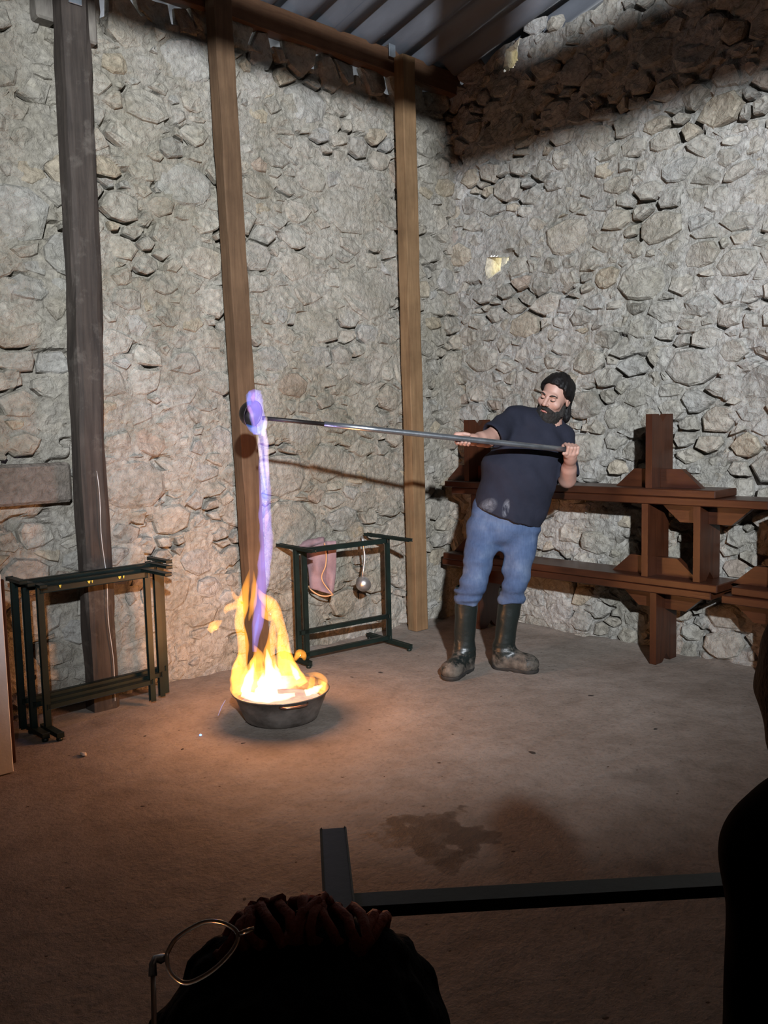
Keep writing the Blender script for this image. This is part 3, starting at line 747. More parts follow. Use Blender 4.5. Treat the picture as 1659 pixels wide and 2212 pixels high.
def build_small_ladle():
    D = 5.42
    def q(zx, zy, d=0): return dep(580+zx/4.74, 1120+zy/4.74, D+d)
    root = thing('kitchen_ladle', q(960, 600), 'aluminium ladle hanging by its hook from the green frame', 'ladle')
    pts = [q(945,260,.10), q(945,205,.09), q(952,188,.05), q(960,195,.005), q(966,240,-.005), q(976,330), q(984,400), q(975,480), q(965,560), q(962,610,.01)]
    C = catmull(pts, 40)
    MB().tube(C, .0085, 10, ell=.7).build('ladle_handle', MAT_ALU, root, True)
    c = q(972, 668, .02); ax = -CFh*-.75 + CRh*.30 + np.array([0,0,.25]); ax /= np.linalg.norm(ax)
    prof = [(.049*math.sin(a), -.049*math.cos(a)) for a in np.linspace(0, math.pi/2, 9)] + [(.052,.002),(.050,.005)] + [(.045*math.cos(a), -.045*math.sin(a)) for a in np.linspace(0, math.pi/2, 7)]
    MB().lathe(c, prof, 32, ax).build('ladle_bowl', MAT_ALU, root, True)
build_small_ladle()

# ------------------------------------------------------------------ implicit surfaces for people
class Field:
    def __init__(s, xs, ys, zs):
        s.g = [np.asarray(a, np.float32) for a in (xs, ys, zs)]
        s.a = np.full([len(q) for q in s.g], .08, np.float32)
    def sl(s, lo, hi, pad):
        out = []
        for g, a, b in zip(s.g, lo, hi):
            i, j = np.searchsorted(g, a-pad), np.searchsorted(g, b+pad)
            out.append(slice(max(0, i-1), min(len(g), j+1)))
        return tuple(out)
    def grid(s, sl): return s.g[0][sl[0]][:,None,None], s.g[1][sl[1]][None,:,None], s.g[2][sl[2]][None,None,:]
    def _merge(s, sl, d, k, op):
        A = s.a[sl]
        if op == 'sub': d = -d
        if k <= 0: r = np.minimum(A, d) if op == 'add' else np.maximum(A, d)
        else:
            h = np.clip(.5 + .5*((A-d) if op == 'add' else (d-A))/k, 0, 1)
            if op == 'add': r = A*(1-h)+d*h - k*h*(1-h)
            else: r = A*(1-h)+d*h + k*h*(1-h)
        s.a[sl] = np.clip(r, -.08, .08)
    def cone(s, a, b, ra, rb, k=.02, op='add'):
        a, b = np.asarray(a, np.float32), np.asarray(b, np.float32); R = max(ra, rb)
        sl = s.sl(np.minimum(a, b)-R, np.maximum(a, b)+R, k+.012)
        X, Y, Z = s.grid(sl); d = b-a; L = float(d@d)+1e-9
        t = np.clip(((X-a[0])*d[0]+(Y-a[1])*d[1]+(Z-a[2])*d[2])/L, 0, 1)
        D = np.sqrt((X-a[0]-t*d[0])**2+(Y-a[1]-t*d[1])**2+(Z-a[2]-t*d[2])**2) - (ra+(rb-ra)*t)
        s._merge(sl, D, k, op)
    def ell(s, c, r, B=None, k=.02, op='add', f=None):
        c, r = np.asarray(c, np.float32), np.asarray(r, np.float32); B = np.eye(3) if B is None else np.asarray(B)
        ext = np.sqrt(((B*r[:,None])**2).sum(0))
        sl = s.sl(c-ext, c+ext, k+.02); X, Y, Z = s.grid(sl)
        q = [(X-c[0])*B[i][0]+(Y-c[1])*B[i][1]+(Z-c[2])*B[i][2] for i in range(3)]
        n = np.sqrt(sum((q[i]/r[i])**2 for i in range(3))); g = np.sqrt(sum((q[i]/r[i]**2)**2 for i in range(3)))+1e-6
        D = n*(n-1)/g
        s._merge(sl, D, k, op)
    def sect(s, a, b, wa, wb, e1, e2, k=.03, op='add'):
        """elliptical limb: wa=(half width along e1, half depth along e2) at a, wb at b"""
        a, b, e1, e2 = [np.asarray(q, np.float32) for q in (a, b, e1, e2)]; R = max(*wa, *wb)
        sl = s.sl(np.minimum(a, b)-R, np.maximum(a, b)+R, k+.02); X, Y, Z = s.grid(sl)
        d = b-a; L = float(d@d)+1e-9
        t = ((X-a[0])*d[0]+(Y-a[1])*d[1]+(Z-a[2])*d[2])/L; tc = np.clip(t, 0, 1)
        ox, oy, oz = X-a[0]-tc*d[0], Y-a[1]-tc*d[1], Z-a[2]-tc*d[2]
        p, q = ox*e1[0]+oy*e1[1]+oz*e1[2], ox*e2[0]+oy*e2[1]+oz*e2[2]
        ax = (t-tc)*math.sqrt(L)
        A, Bq = wa[0]+(wb[0]-wa[0])*tc, wa[1]+(wb[1]-wa[1])*tc
        n = np.sqrt((p/A)**2+(q/Bq)**2+(ax/np.minimum(A, Bq))**2)
        g = np.sqrt((p/A**2)**2+(q/Bq**2)**2+(ax/np.minimum(A, Bq)**2)**2)+1e-6
        s._merge(sl, n*(n-1)/g, k, op)
    def plane(s, p, n, k=.004):
        """cut away everything on the side n points to"""
        p, n = np.asarray(p, np.float32), np.asarray(n, np.float32); n = n/np.linalg.norm(n)
        X, Y, Z = [g.reshape([-1 if i == j else 1 for j in range(3)]) for i, g in enumerate(s.g)]
        D = (X-p[0])*n[0]+(Y-p[1])*n[1]+(Z-p[2])*n[2]
        s.a = np.maximum(s.a, np.clip(D, -.08, .08)).astype(np.float32)
    def warp(s, fn):
        X, Y, Z = [g.reshape([-1 if i == j else 1 for j in range(3)]) for i, g in enumerate(s.g)]
        near = np.abs(s.a) < .035
        I = np.nonzero(near)
        s.a[I] += fn(s.g[0][I[0]], s.g[1][I[1]], s.g[2][I[2]]).astype(np.float32)
    def mesh(s):
        v = s.a; sg = v < 0
        c = sg[:-1,:-1,:-1].astype(np.uint8)
        for i in (0,1):
            for j in (0,1):
                for k in (0,1):
                    if i or j or k: c = c + sg[i:sg.shape[0]-1+i, j:sg.shape[1]-1+j, k:sg.shape[2]-1+k]
        act = (c > 0) & (c < 8); I, J, K = np.nonzero(act)
        idx = np.full(act.shape, -1, np.int32); idx[I, J, K] = np.arange(len(I))
        P = np.zeros((len(I), 3)); cnt = np.zeros(len(I))
        cor = [(i, j, k) for i in (0,1) for j in (0,1) for k in (0,1)]
        val = {q: v[I+q[0], J+q[1], K+q[2]] for q in cor}
        pos = {q: np.stack([s.g[0][I+q[0]], s.g[1][J+q[1]], s.g[2][K+q[2]]], 1) for q in cor}
        for a in cor:
            for ax in range(3):
                if a[ax] == 0:
                    b = tuple(1 if i == ax else a[i] for i in range(3))
                    va, vb = val[a], val[b]; m = (va < 0) != (vb < 0)
                    t = np.where(m, va/(va-vb+1e-12), 0)[:,None]
                    P += np.where(m[:,None], pos[a]+(pos[b]-pos[a])*t, 0); cnt += m
        P /= cnt[:,None]
        Fs = []
        for ax in range(3):
            o1, o2 = [q for q in range(3) if q != ax]
            A = np.moveaxis(sg, ax, 0); m = A[:-1] != A[1:]; flip = A[:-1]
            m = np.moveaxis(m, 0, ax); flip = np.moveaxis(flip, 0, ax)
            E = np.argwhere(m); fl = flip[m]
            ok = (E[:,o1] > 0) & (E[:,o2] > 0) & (E[:,o1] < act.shape[o1]) & (E[:,o2] < act.shape[o2])
            E, fl = E[ok], fl[ok]
            def at(d1, d2):
                q = E.copy(); q[:,o1] -= d1; q[:,o2] -= d2; return idx[q[:,0], q[:,1], q[:,2]]
            Q = np.stack([at(1,1), at(0,1), at(0,0), at(1,0)], 1)
            if ax == 1: fl = ~fl
            Q[~fl] = Q[~fl][:, ::-1]
            Fs.append(Q)
        return P, np.concatenate(Fs)
def fmesh(F, name, mat, parent, tow, smooth_it=0):
    P, Q = F.mesh()
    W = tow(P)
    me = bpy.data.meshes.new(name)
    W = W - np.array(parent.location)
    me.vertices.add(len(W)); me.vertices.foreach_set('co', W.astype(np.float32).ravel())
    me.loops.add(Q.size); me.loops.foreach_set('vertex_index', Q.astype(np.int32).ravel())
    me.polygons.add(len(Q)); me.polygons.foreach_set('loop_start', np.arange(0, Q.size, 4, dtype=np.int32))
    me.update(calc_edges=True); me.validate()
    me.polygons.foreach_set('use_smooth', [True]*len(me.polygons))
    me.materials.append(mat)
    o = bpy.data.objects.new(name, me); COL.objects.link(o); o.parent = parent
    return o
def ar(a, b, h): return np.arange(a, b+h, h)

# ------------------------------------------------------------------ the man with the ladle
MAT_SKIN = simple('skin', (.40,.235,.185), (.34,.19,.148), 9, .5, 0, .12, 180, spec=.35)
MAT_HAIR = simple('black_hair', (.009,.007,.007), (.003,.0025,.0025), 40, .55, 0, .9, 60, (1,.4,.4), bdist=.008, spec=.2)
MAT_BEARD = simple('black_beard', (.014,.010,.008), (.005,.004,.003), 60, .8, 0, 1.0, 110, bdist=.006)
def shirt_mat():
    m, nt, b = newmat('navy_tshirt'); v = coords(nt)
    c = ramp(nt, noise(nt, v, 6, 5), [(.3,(.012,.013,.021)),(.7,(.019,.020,.031))])
    # flour-like smears above the hem
    w = noise(nt, coords(nt, (2.2,1,1)), 9, 7, .75, 1.2)
    for (sx, sz, rx, rz, am) in SMEARS:
        sp = N(nt, 'ShaderNodeSeparateXYZ'); 
        vv = N(nt, 'ShaderNodeVectorMath', operation='DOT_PRODUCT'); tc = N(nt, 'ShaderNodeTexCoord')
        nt.links.new(tc.outputs['Object'], vv.inputs[0]); vv.inputs[1].default_value = tuple(CRh)
        nt.links.new(tc.outputs['Object'], sp.inputs[0])
        dx = math_(nt, 'DIVIDE', math_(nt, 'SUBTRACT', vv.outputs['Value'], sx), rx); dz = math_(nt, 'DIVIDE', math_(nt, 'SUBTRACT', sp.outputs[2], sz), rz)
        dx = math_(nt, 'SUBTRACT', dx, math_(nt, 'MULTIPLY', dz, .45))
        r = math_(nt, 'ADD', math_(nt, 'MULTIPLY', dx, dx), math_(nt, 'MULTIPLY', dz, dz))
        f = math_(nt, 'MULTIPLY', math_(nt, 'SUBTRACT', 1.0, r, clamp=True), math_(nt, 'MULTIPLY', math_(nt, 'SUBTRACT', w, .40, clamp=True), am), clamp=True)
        c = mixc(nt, f, c, (.22,.23,.26))
    nt.links.new(c, b.inputs['Base Color']); b.inputs['Roughness'].default_value = .9; b.inputs['Specular IOR Level'].default_value = .15
    p = bump(nt, b, noise(nt, v, 7, 4, .5, .6), .35, .02)
    bump(nt, b, noise(nt, v, 260, 2), .2, .002, p)
    return m
def jeans_mat():
    m, nt, b = newmat('washed_denim'); v = coords(nt)
    c = ramp(nt, noise(nt, v, 5.5, 4), [(.3,(.035,.058,.118)),(.52,(.062,.092,.165)),(.72,(.115,.15,.225))])
    c = mixc(nt, .5, c, ramp(nt, noise(nt, coords(nt, (1,1,.12)), 120, 3), [(.3,(.7,.7,.72)),(.7,(1.1,1.1,1.1))]), 'MULTIPLY')
    nt.links.new(c, b.inputs['Base Color']); b.inputs['Roughness'].default_value = .9; b.inputs['Specular IOR Level'].default_value = .15
    p = bump(nt, b, noise(nt, v, 9, 4, .55, .8), .4, .018)
    bump(nt, b, noise(nt, v, 200, 2), .25, .002, p)
    return m
def boot_mat():
    m, nt, b = newmat('muddy_green_rubber'); v = coords(nt)
    sp = N(nt, 'ShaderNodeSeparateXYZ'); nt.links.new(v, sp.inputs[0])
    mud = math_(nt, 'ADD', noise(nt, v, 8, 7, .7), math_(nt, 'MULTIPLY', math_(nt, 'SUBTRACT', .13, sp.outputs[2]), 1.0))
    f = ramp(nt, mud, [(.50,(0,0,0)),(.60,(1,1,1))])
    c = mixc(nt, f, (.008,.012,.011), ramp(nt, noise(nt, v, 30, 4), [(.3,(.04,.033,.026)),(.7,(.13,.11,.088))]))
    nt.links.new(c, b.inputs['Base Color'])
    nt.links.new(ramp(nt, mud, [(.50,(.38,.38,.38)),(.60,(.9,.9,.9))]), b.inputs['Roughness'])
    bump(nt, b, noise(nt, v, 20, 5), .3, .01)
    return m
MO = np.array([-1.06, -1.18, 0.0])
SMEARS = [(-.125, 1.01, .055, .12, 7.5), (-.02, .955, .05, .05, 2.6), (.075, .945, .022, .055, 5.0)]
man = thing('person', MO, 'bearded man in navy T-shirt, jeans and muddy boots leaning back to hold the ladle', 'person')
BX, BY, BZ = CRh, CFh, np.array([0,0,1.])            # man-local axes: right in view, away, up
def ml(w): w = np.asarray(w)-MO; return np.array([w@BX, w@BY, w[2]])
def tow(P): return MO + P[:,:1]*BX + P[:,1:2]*BY + P[:,2:3]*BZ
def J(px, py, d): return ml(dep(px, py, d))
neck = J(1190, 925, 4.85); headc = J(1199, 858, 4.80)
shR, shL = J(1113, 905, 4.86), J(1214, 945, 4.88)
elR, elL = J(1053, 948, 4.68), J(1225, 1036, 4.83)
wrR, wrL = J(1022, 950, 4.535), J(1232, 990, 4.665)
hipR, hipL = J(1052, 1128, 4.86), J(1122, 1140, 4.86)
knR, knL = J(1023, 1262, 4.80), J(1108, 1268, 4.82)
anR, anL = J(1003, 1422, 4.90), J(1088, 1420, 4.93)
toR, toL = J(966, 1462, 4.73), J(1158, 1450, 4.83)
chest, belly, pelv = J(1160, 945, 4.86), J(1110, 1050, 4.84), J(1088, 1125, 4.86)
# head frame
fh = np.array([-.62, -.76, -.17]); fh /= np.linalg.norm(fh)
uh = np.array([.40, 0, .92]); uh = uh - fh*(uh@fh); uh /= np.linalg.norm(uh)
rh = np.cross(fh, uh)
HB = np.array([rh, fh, uh])
def hd_(x, y, z): return headc + x*rh + y*fh + z*uh
# pole frame, man-local
pa, pb = ml(hR), ml(hL); pd = (pb-pa)/np.linalg.norm(pb-pa)
pe1 = np.array([0,-1.,0]) - pd*(np.array([0,-1.,0])@pd); pe1 /= np.linalg.norm(pe1); pe2 = np.cross(pd, pe1)
if pe2[2] < 0: pe2 = -pe2
def ring(c, off, ang, r): return c + pd*off + r*(math.cos(ang)*pe1 + math.sin(ang)*pe2)
D2 = math.pi/180
def hand(F, c, wrist, fs, along, thumb, palm_ang):
    """a gripping hand: fingers are chains wrapped round the pole axis"""
    pc = ring(c, 0, palm_ang, .030)
    F.cone(wrist, pc+(wrist-pc)*.35, .026, .030, .02)
    for o in (-.028, -.01, .01, .028):
        F.cone(ring(c, o*along, palm_ang, .033), wrist+(pc-wrist)*.4+pd*o*along*.6, .017, .017, .012)
    for i, (o, r, sc) in enumerate(zip((-.030, -.0105, .0095, .028), (.0092,.0098,.0094,.0082), (1.0,1.06,1.0,.88))):
        A = [fs[0]+(fs[1]-fs[0])*t*sc for t in (0,.38,.72,1.0)]
        Rr = [.034, .029, .0255, .0255]
        P = [ring(c, o*along, a*D2, q) for a, q in zip(A, Rr)]
        for j in range(3): F.cone(P[j], P[j+1], r*(1.08-.06*j), r*(1.02-.07*j), .004)
    T = [ring(c, o*along, a*D2, q) for o, a, q in thumb]
    F.cone(T[0], T[1], .0145, .0115, .012); F.cone(T[1], T[2], .0112, .0098, .004)
def build_body():
    lo = np.array([-.40,-.62,-.02]); 
    zs = np.concatenate([ar(.0, 1.02, .014), ar(1.034, 1.36, .0045), ar(1.364, 1.80, .0032)])
    F = Field(ar(-.36, .56, .0042), ar(-.46, .32, .0042), zs)
    # trunk and legs, under the clothes
    e1, e2 = np.array([1.,0,0]), np.array([0,1.,0])
    F.sect(pelv, belly, (.15,.105), (.15,.11), e1, e2, .03); F.sect(belly, chest, (.15,.11), (.15,.105), e1, e2, .03)
    F.cone(chest+np.array([0,.0,.04]), shR, .07, .055, .04); F.cone(chest+np.array([0,0,.04]), shL, .07, .055, .04)
    F.cone(chest, neck, .08, .058, .04); F.cone(neck+np.array([0,.02,-.01]), hd_(0,-.025,-.06), .056, .054, .02)
    for h, k_, a, to, bt in ((hipR, knR, anR, toR, J(1009,1300,4.84)), (hipL, knL, anL, toL, J(1104,1302,4.87))):
        F.cone(h, k_, .078, .050, .03); F.cone(k_, bt, .046, .046, .02); F.cone(bt, a+np.array([0,0,.05]), .046, .034, .02); F.cone(a+np.array([0,0,.05]), a, .034, .03, .02)
        F.cone(a+np.array([0,0,-.03]), a+(to-a)*.72+np.array([0,0,-.01]), .026, .018, .02)
    # arms
    F.cone(shR, elR, .054, .043, .02); F.cone(elR, wrR, .043, .029, .02)
    F.cone(shL, elL, .054, .043, .02); F.cone(elL, wrL, .045, .030, .02)
    F.cone(elR+(wrR-elR)*.05, elR+(wrR-elR)*.5, .043, .040, .015); F.cone(elL+(wrL-elL)*.05, elL+(wrL-elL)*.5, .046, .043, .015)
    # hands on the pole (angles: 0 = towards the viewer, 90 = up)
    hand(F, pa, wrR, (175, 318), -1, ((.030,140,.032),(-.005,105,.029),(-.030,85,.027)), 170*D2)
    cl = pb - pd*.012
    hand(F, cl, wrL, (118, -118), 1, ((.02,-150,.034),(-.025,-95,.031),(-.047,-55,.026)), 150*D2)
    F.cone(wrL, ring(cl, .01, -120*D2, .034), .030, .030, .02)
    # head
    E = lambda x, y, z, r, k=.015, op='add': F.ell(hd_(x,y,z), r, HB, k, op)
    E(0,-.015,.035,(.074,.094,.086)); E(0,.028,-.028,(.062,.066,.094),.02); E(0,.042,-.088,(.048,.046,.036),.02)
    for s in (-1, 1):
        E(s*.044,.064,-.022,(.024,.024,.022),.02)
        E(s*.078,-.012,-.006,(.010,.020,.031),.008); E(s*.082,-.014,.004,(.009,.012,.018),.006); 
        E(s*.088,-.010,.0,(.006,.010,.016),.006,'sub')
    F.cone(hd_(-.036,.084,.028), hd_(.036,.084,.028), .013, .013, .014)
    for s in (-1, 1):
        E(s*.031,.100,.009,(.017,.015,.010),.008,'sub'); E(s*.031,.0815,.007,(.0145,.0125,.0125),.003)
    F.cone(hd_(0,.090,.022), hd_(0,.1175,-.021), .0095, .0125, .010)
    for s in (-1, 1): F.ell(hd_(s*.0125,.103,-.026), (.009,.010,.008), HB, .006)
    F.cone(hd_(-.019,.097,-.056), hd_(.019,.097,-.056), .0075, .0075, .006); F.cone(hd_(-.017,.096,-.067), hd_(.017,.096,-.067), .008, .008, .005)
    return fmesh(F, 'body', MAT_SKIN, man, tow)
build_body()
def build_shirt():
    F = Field(ar(-.34, .52, .006), ar(-.34, .32, .006), ar(.66, 1.55, .006))
    e1, e2 = np.array([.98,.1,0.]), np.array([-.1,.98,0.])
    hem = J(1091, 1122, 4.85); mid = J(1117, 1040, 4.83); ch = J(1160, 950, 4.86); up = J(1168, 917, 4.86)
    F.sect(hem, mid, (.187,.150), (.188,.160), e1, e2, .04)
    F.sect(mid, ch, (.185,.158), (.180,.130), e1, e2, .04)
    F.cone(up, shR+np.array([.03,0,.0]), .085, .062, .05); F.cone(up, shL+np.array([-.02,0,.0]), .082, .066, .05)
    F.cone(neck+np.array([0,.012,-.035]), neck+np.array([0.008,.015,.004]), .075, .064, .03)
    sR = shR + (elR-shR)*.78; F.cone(shR, sR, .072, .078, .03)
    sL = shL + (elL-shL)*.86; F.cone(shL, sL, .070, .072, .03)
    # cuffs and neck opening
    d = (elR-shR)/np.linalg.norm(elR-shR); F.cone(sR+d*.085, sR+d*.2, .09, .11, .002, 'sub')
    F.cone(sR-d*.02, sR+d*.14, .050, .056, .002, 'sub')
    d = (elL-shL)/np.linalg.norm(elL-shL); F.cone(sL+d*.080, sL+d*.2, .086, .10, .002, 'sub')
    nd = np.array([.10,-.20,1.0]); nd /= np.linalg.norm(nd); c = neck+np.array([0,-.005,.002])
    F.cone(c+nd*.040, c+nd*.15, .062, .075, .004, 'sub')
    # slanting hem
    l, r = J(1012, 1090, 4.84), J(1168, 1143, 4.84); nx = np.array([(r-l)[2], 0, -(r-l)[0]]); 
    if nx[2] > 0: nx = -nx
    F.plane((l+r)/2, nx)
    def folds(x, y, z):
        q = x*.9 + z*.45
        a = .010*vnoise(q*12, z*5, y*5) + .0065*vnoise(x*20+z*11, z*9, y*8+3)
        hemw = np.exp(-((z-.86)/.10)**2); a = a + .006*hemw*vnoise(x*24, y*20, z*3+7)
        return a
    F.warp(folds)
    return fmesh(F, 'tshirt', shirt_mat(), man, tow)
build_shirt()
def build_jeans():
    F = Field(ar(-.33, .30, .006), ar(-.28, .28, .006), ar(.28, 1.02, .006))
    e1, e2 = np.array([1.,0,0]), np.array([0,1.,0])
    F.sect(pelv+np.array([.01,0,.09]), pelv+np.array([.008,0,-.02]), (.178,.135), (.182,.135), e1, e2, .04)
    btR, btL = J(1009, 1296, 4.83), J(1103, 1300, 4.86)
    F.cone(hipR+np.array([-.012,0,-.02]), knR, .100, .072, .035); F.cone(hipL+np.array([.018,0,-.02]), knL+np.array([.012,0,.02]), .100, .070, .035)
    F.cone(knR, btR, .071, .064, .02); F.cone(knL, btL, .068, .066, .02)
    F.ell(btR+np.array([-.004,0,.012]), (.072,.076,.030), None, .015); F.ell(btL+np.array([.002,0,.014]), (.070,.076,.030), None, .015)
    F.ell(btR+np.array([.0,0,.055]), (.073,.077,.026), None, .012); F.ell(btL+np.array([.004,0,.058]), (.072,.076,.026), None, .012)
    F.ell(J(1083, 1190, 4.72), (.012,.05,.06), None, .02, 'sub')
    F.plane((0,0,float(btR[2])-.028), (0,0,-1))
    F.warp(lambda x, y, z: .007*vnoise(x*14, y*14, z*17) + .007*vnoise(x*9+z*12, y*8, z*26) + .008*np.exp(-((z-.40)/.07)**2)*vnoise(x*10, y*10+4, z*46))
    o = fmesh(F, 'jeans', jeans_mat(), man, tow)
    # fly seam and front pocket stitching
    return o
build_jeans()
MAT_BOOT = boot_mat(); MAT_SOLE = simple('black_rubber_sole', (.03,.026,.022), (.012,.011,.010), 20, .8)
def build_boot(top, an, toe, name):
    h = np.array([toe[0]-an[0], toe[1]-an[1], 0]); h /= np.linalg.norm(h); sd = np.array([-h[1], h[0], 0])
    lo = np.minimum(np.minimum(top, an), toe)-.11; hi = np.maximum(np.maximum(top, an), toe)+.11
    F = Field(ar(lo[0], hi[0], .005), ar(lo[1], hi[1], .005), ar(-.02, top[2]+.09, .005))
    B = np.array([sd, h, [0,0,1.]])
    F.cone(top+np.array([0,0,.06]), an+np.array([0,0,.05]), .068, .056, .02)
    F.cone(an+np.array([0,0,.06]), an-h*.01+np.array([0,0,-.035]), .056, .048, .03)
    a0 = np.array([an[0], an[1], .045])-h*.02; t0 = np.array([toe[0], toe[1], .045])-h*.045
    F.sect(a0, t0, (.044,.05), (.050,.042), sd, np.array([0,0,1.]), .03)
    F.ell(t0+np.array([0,0,.006]), (.052,.056,.042), B, .02)
    F.cone(an+np.array([0,0,.02]), t0+np.array([0,0,.01]), .045, .036, .05)
    F.plane((0,0,.016), (0,0,-1))
    F.warp(lambda x, y, z: .003*vnoise(x*18, y*18, z*22) + .0025*np.exp(-((z-.13)/.06)**2)*vnoise(x*8, y*8, z*60))
    o = fmesh(F, 'rubber_boot', MAT_BOOT, man, tow)
    S = Field(ar(lo[0], hi[0], .004), ar(lo[1], hi[1], .004), ar(-.012, .05, .003))
    S.sect(a0+np.array([0,0,-.02]), t0+np.array([0,0,-.02]), (.050,.05), (.057,.05), sd, np.array([0,0,1.]), .02); S.ell(t0+np.array([0,0,-.02]), (.058,.060,.05), B, .01)
    S.ell(a0+h*.085+np.array([0,0,-.05]), (.08,.022,.018), B, .004, 'sub')
    S.plane((0,0,.001), (0,0,-1)); S.plane((0,0,.023), (0,0,1))
    P, Q = S.mesh(); W = tow(P)
    mesh_obj('sole', W, Q, MAT_SOLE, man, True)
    return o
build_boot(J(1009,1300,4.84), anR, toR, 'r'); build_boot(J(1104,1302,4.87), anL, toL, 'l')
def build_hair():
    c = headc; F = Field(ar(c[0]-.2, c[0]+.2, .004), ar(c[1]-.2, c[1]+.2, .004), ar(c[2]-.2, c[2]+.19, .004))
    F.ell(hd_(0,-.018,.044), (.090,.108,.094), HB, .01)
    # open the face: a leaning cut, hairline parted above the brow
    n = fh*.83 - uh*1.0; n /= np.linalg.norm(n); F.plane(hd_(0,-.022,.012), n)
    n = -uh - fh*.55; F.plane(hd_(0,-.02,-.075), n)
    F.ell(hd_(0,.105,.035), (.060,.058,.060), HB, .012, 'sub')
    for s in (-1, 1): F.cone(hd_(s*.066,.028,.045), hd_(s*.078,-.045,.0), .013, .016, .03)
    b = J(1222, 898, 4.86)
    F.cone(hd_(-.03,-.095,-.03), b+np.array([0,0,.03]), .034, .024, .02); F.ell(b, (.026,.026,.042), None, .02)
    F.warp(lambda x, y, z: .005*vnoise((x-z*.3)*75, y*45, z*22) + .004*vnoise(x*25, y*25, z*25))
    fmesh(F, 'hair', MAT_HAIR, man, tow)
    G = Field(ar(c[0]-.2, c[0]+.15, .0036), ar(c[1]-.2, c[1]+.15, .0036), ar(c[2]-.22, c[2]+.06, .0036))
    G.ell(hd_(0,.040,-.103), (.068,.075,.072), HB, .01)
    for s in (-1, 1):
        G.cone(hd_(s*.064,.02,-.075), hd_(s*.071,.0,-.022), .018, .008, .02)
        G.cone(hd_(0,.105,-.044), hd_(s*.032,.088,-.062), .011, .012, .008); G.cone(hd_(s*.032,.088,-.062), hd_(s*.036,.078,-.09), .012, .016, .01)
    n = uh*1.0 + fh*.10; G.plane(hd_(0,.06,-.036), n)
    G.ell(hd_(0,.125,-.063), (.019,.026,.0085), HB, .006, 'sub')
    G.warp(lambda x, y, z: .004*vnoise(x*60, y*60, z*40) + .003*vnoise(x*130, y*130, z*70))
    fmesh(G, 'beard', MAT_BEARD, man, tow)
build_hair()
def face_bits():
    W = lambda x, y, z: tow(np.array([hd_(x, y, z)]))[0]
    for s in (-1, 1):
        MB().tube([W(s*.014,.101,.026), W(s*.026,.1005,.0315), W(s*.040,.094,.032), W(s*.053,.080,.025)], [.0028,.0045,.0042,.0015], 8).build('eyebrow', MAT_BEARD, man, True)
        MB().tube([W(s*.018,.0905,.0045), W(s*.026,.0945,.0005), W(s*.036,.0935,.0005), W(s*.045,.086,.003)], [.0012,.0024,.0024,.001], 6).build('eyelashes', MAT_BEARD, man, True)
    MB().tube([W(-.018,.1025,-.063), W(-.008,.1065,-.0635), W(0,.1075,-.064), W(.008,.1065,-.0635), W(.018,.1025,-.063)], [.002,.005,.0056,.005,.002], 8, ell=1).build('lips', simple('lips', (.34,.13,.11), (.26,.09,.08), 30, .5), man, True)
face_bits()

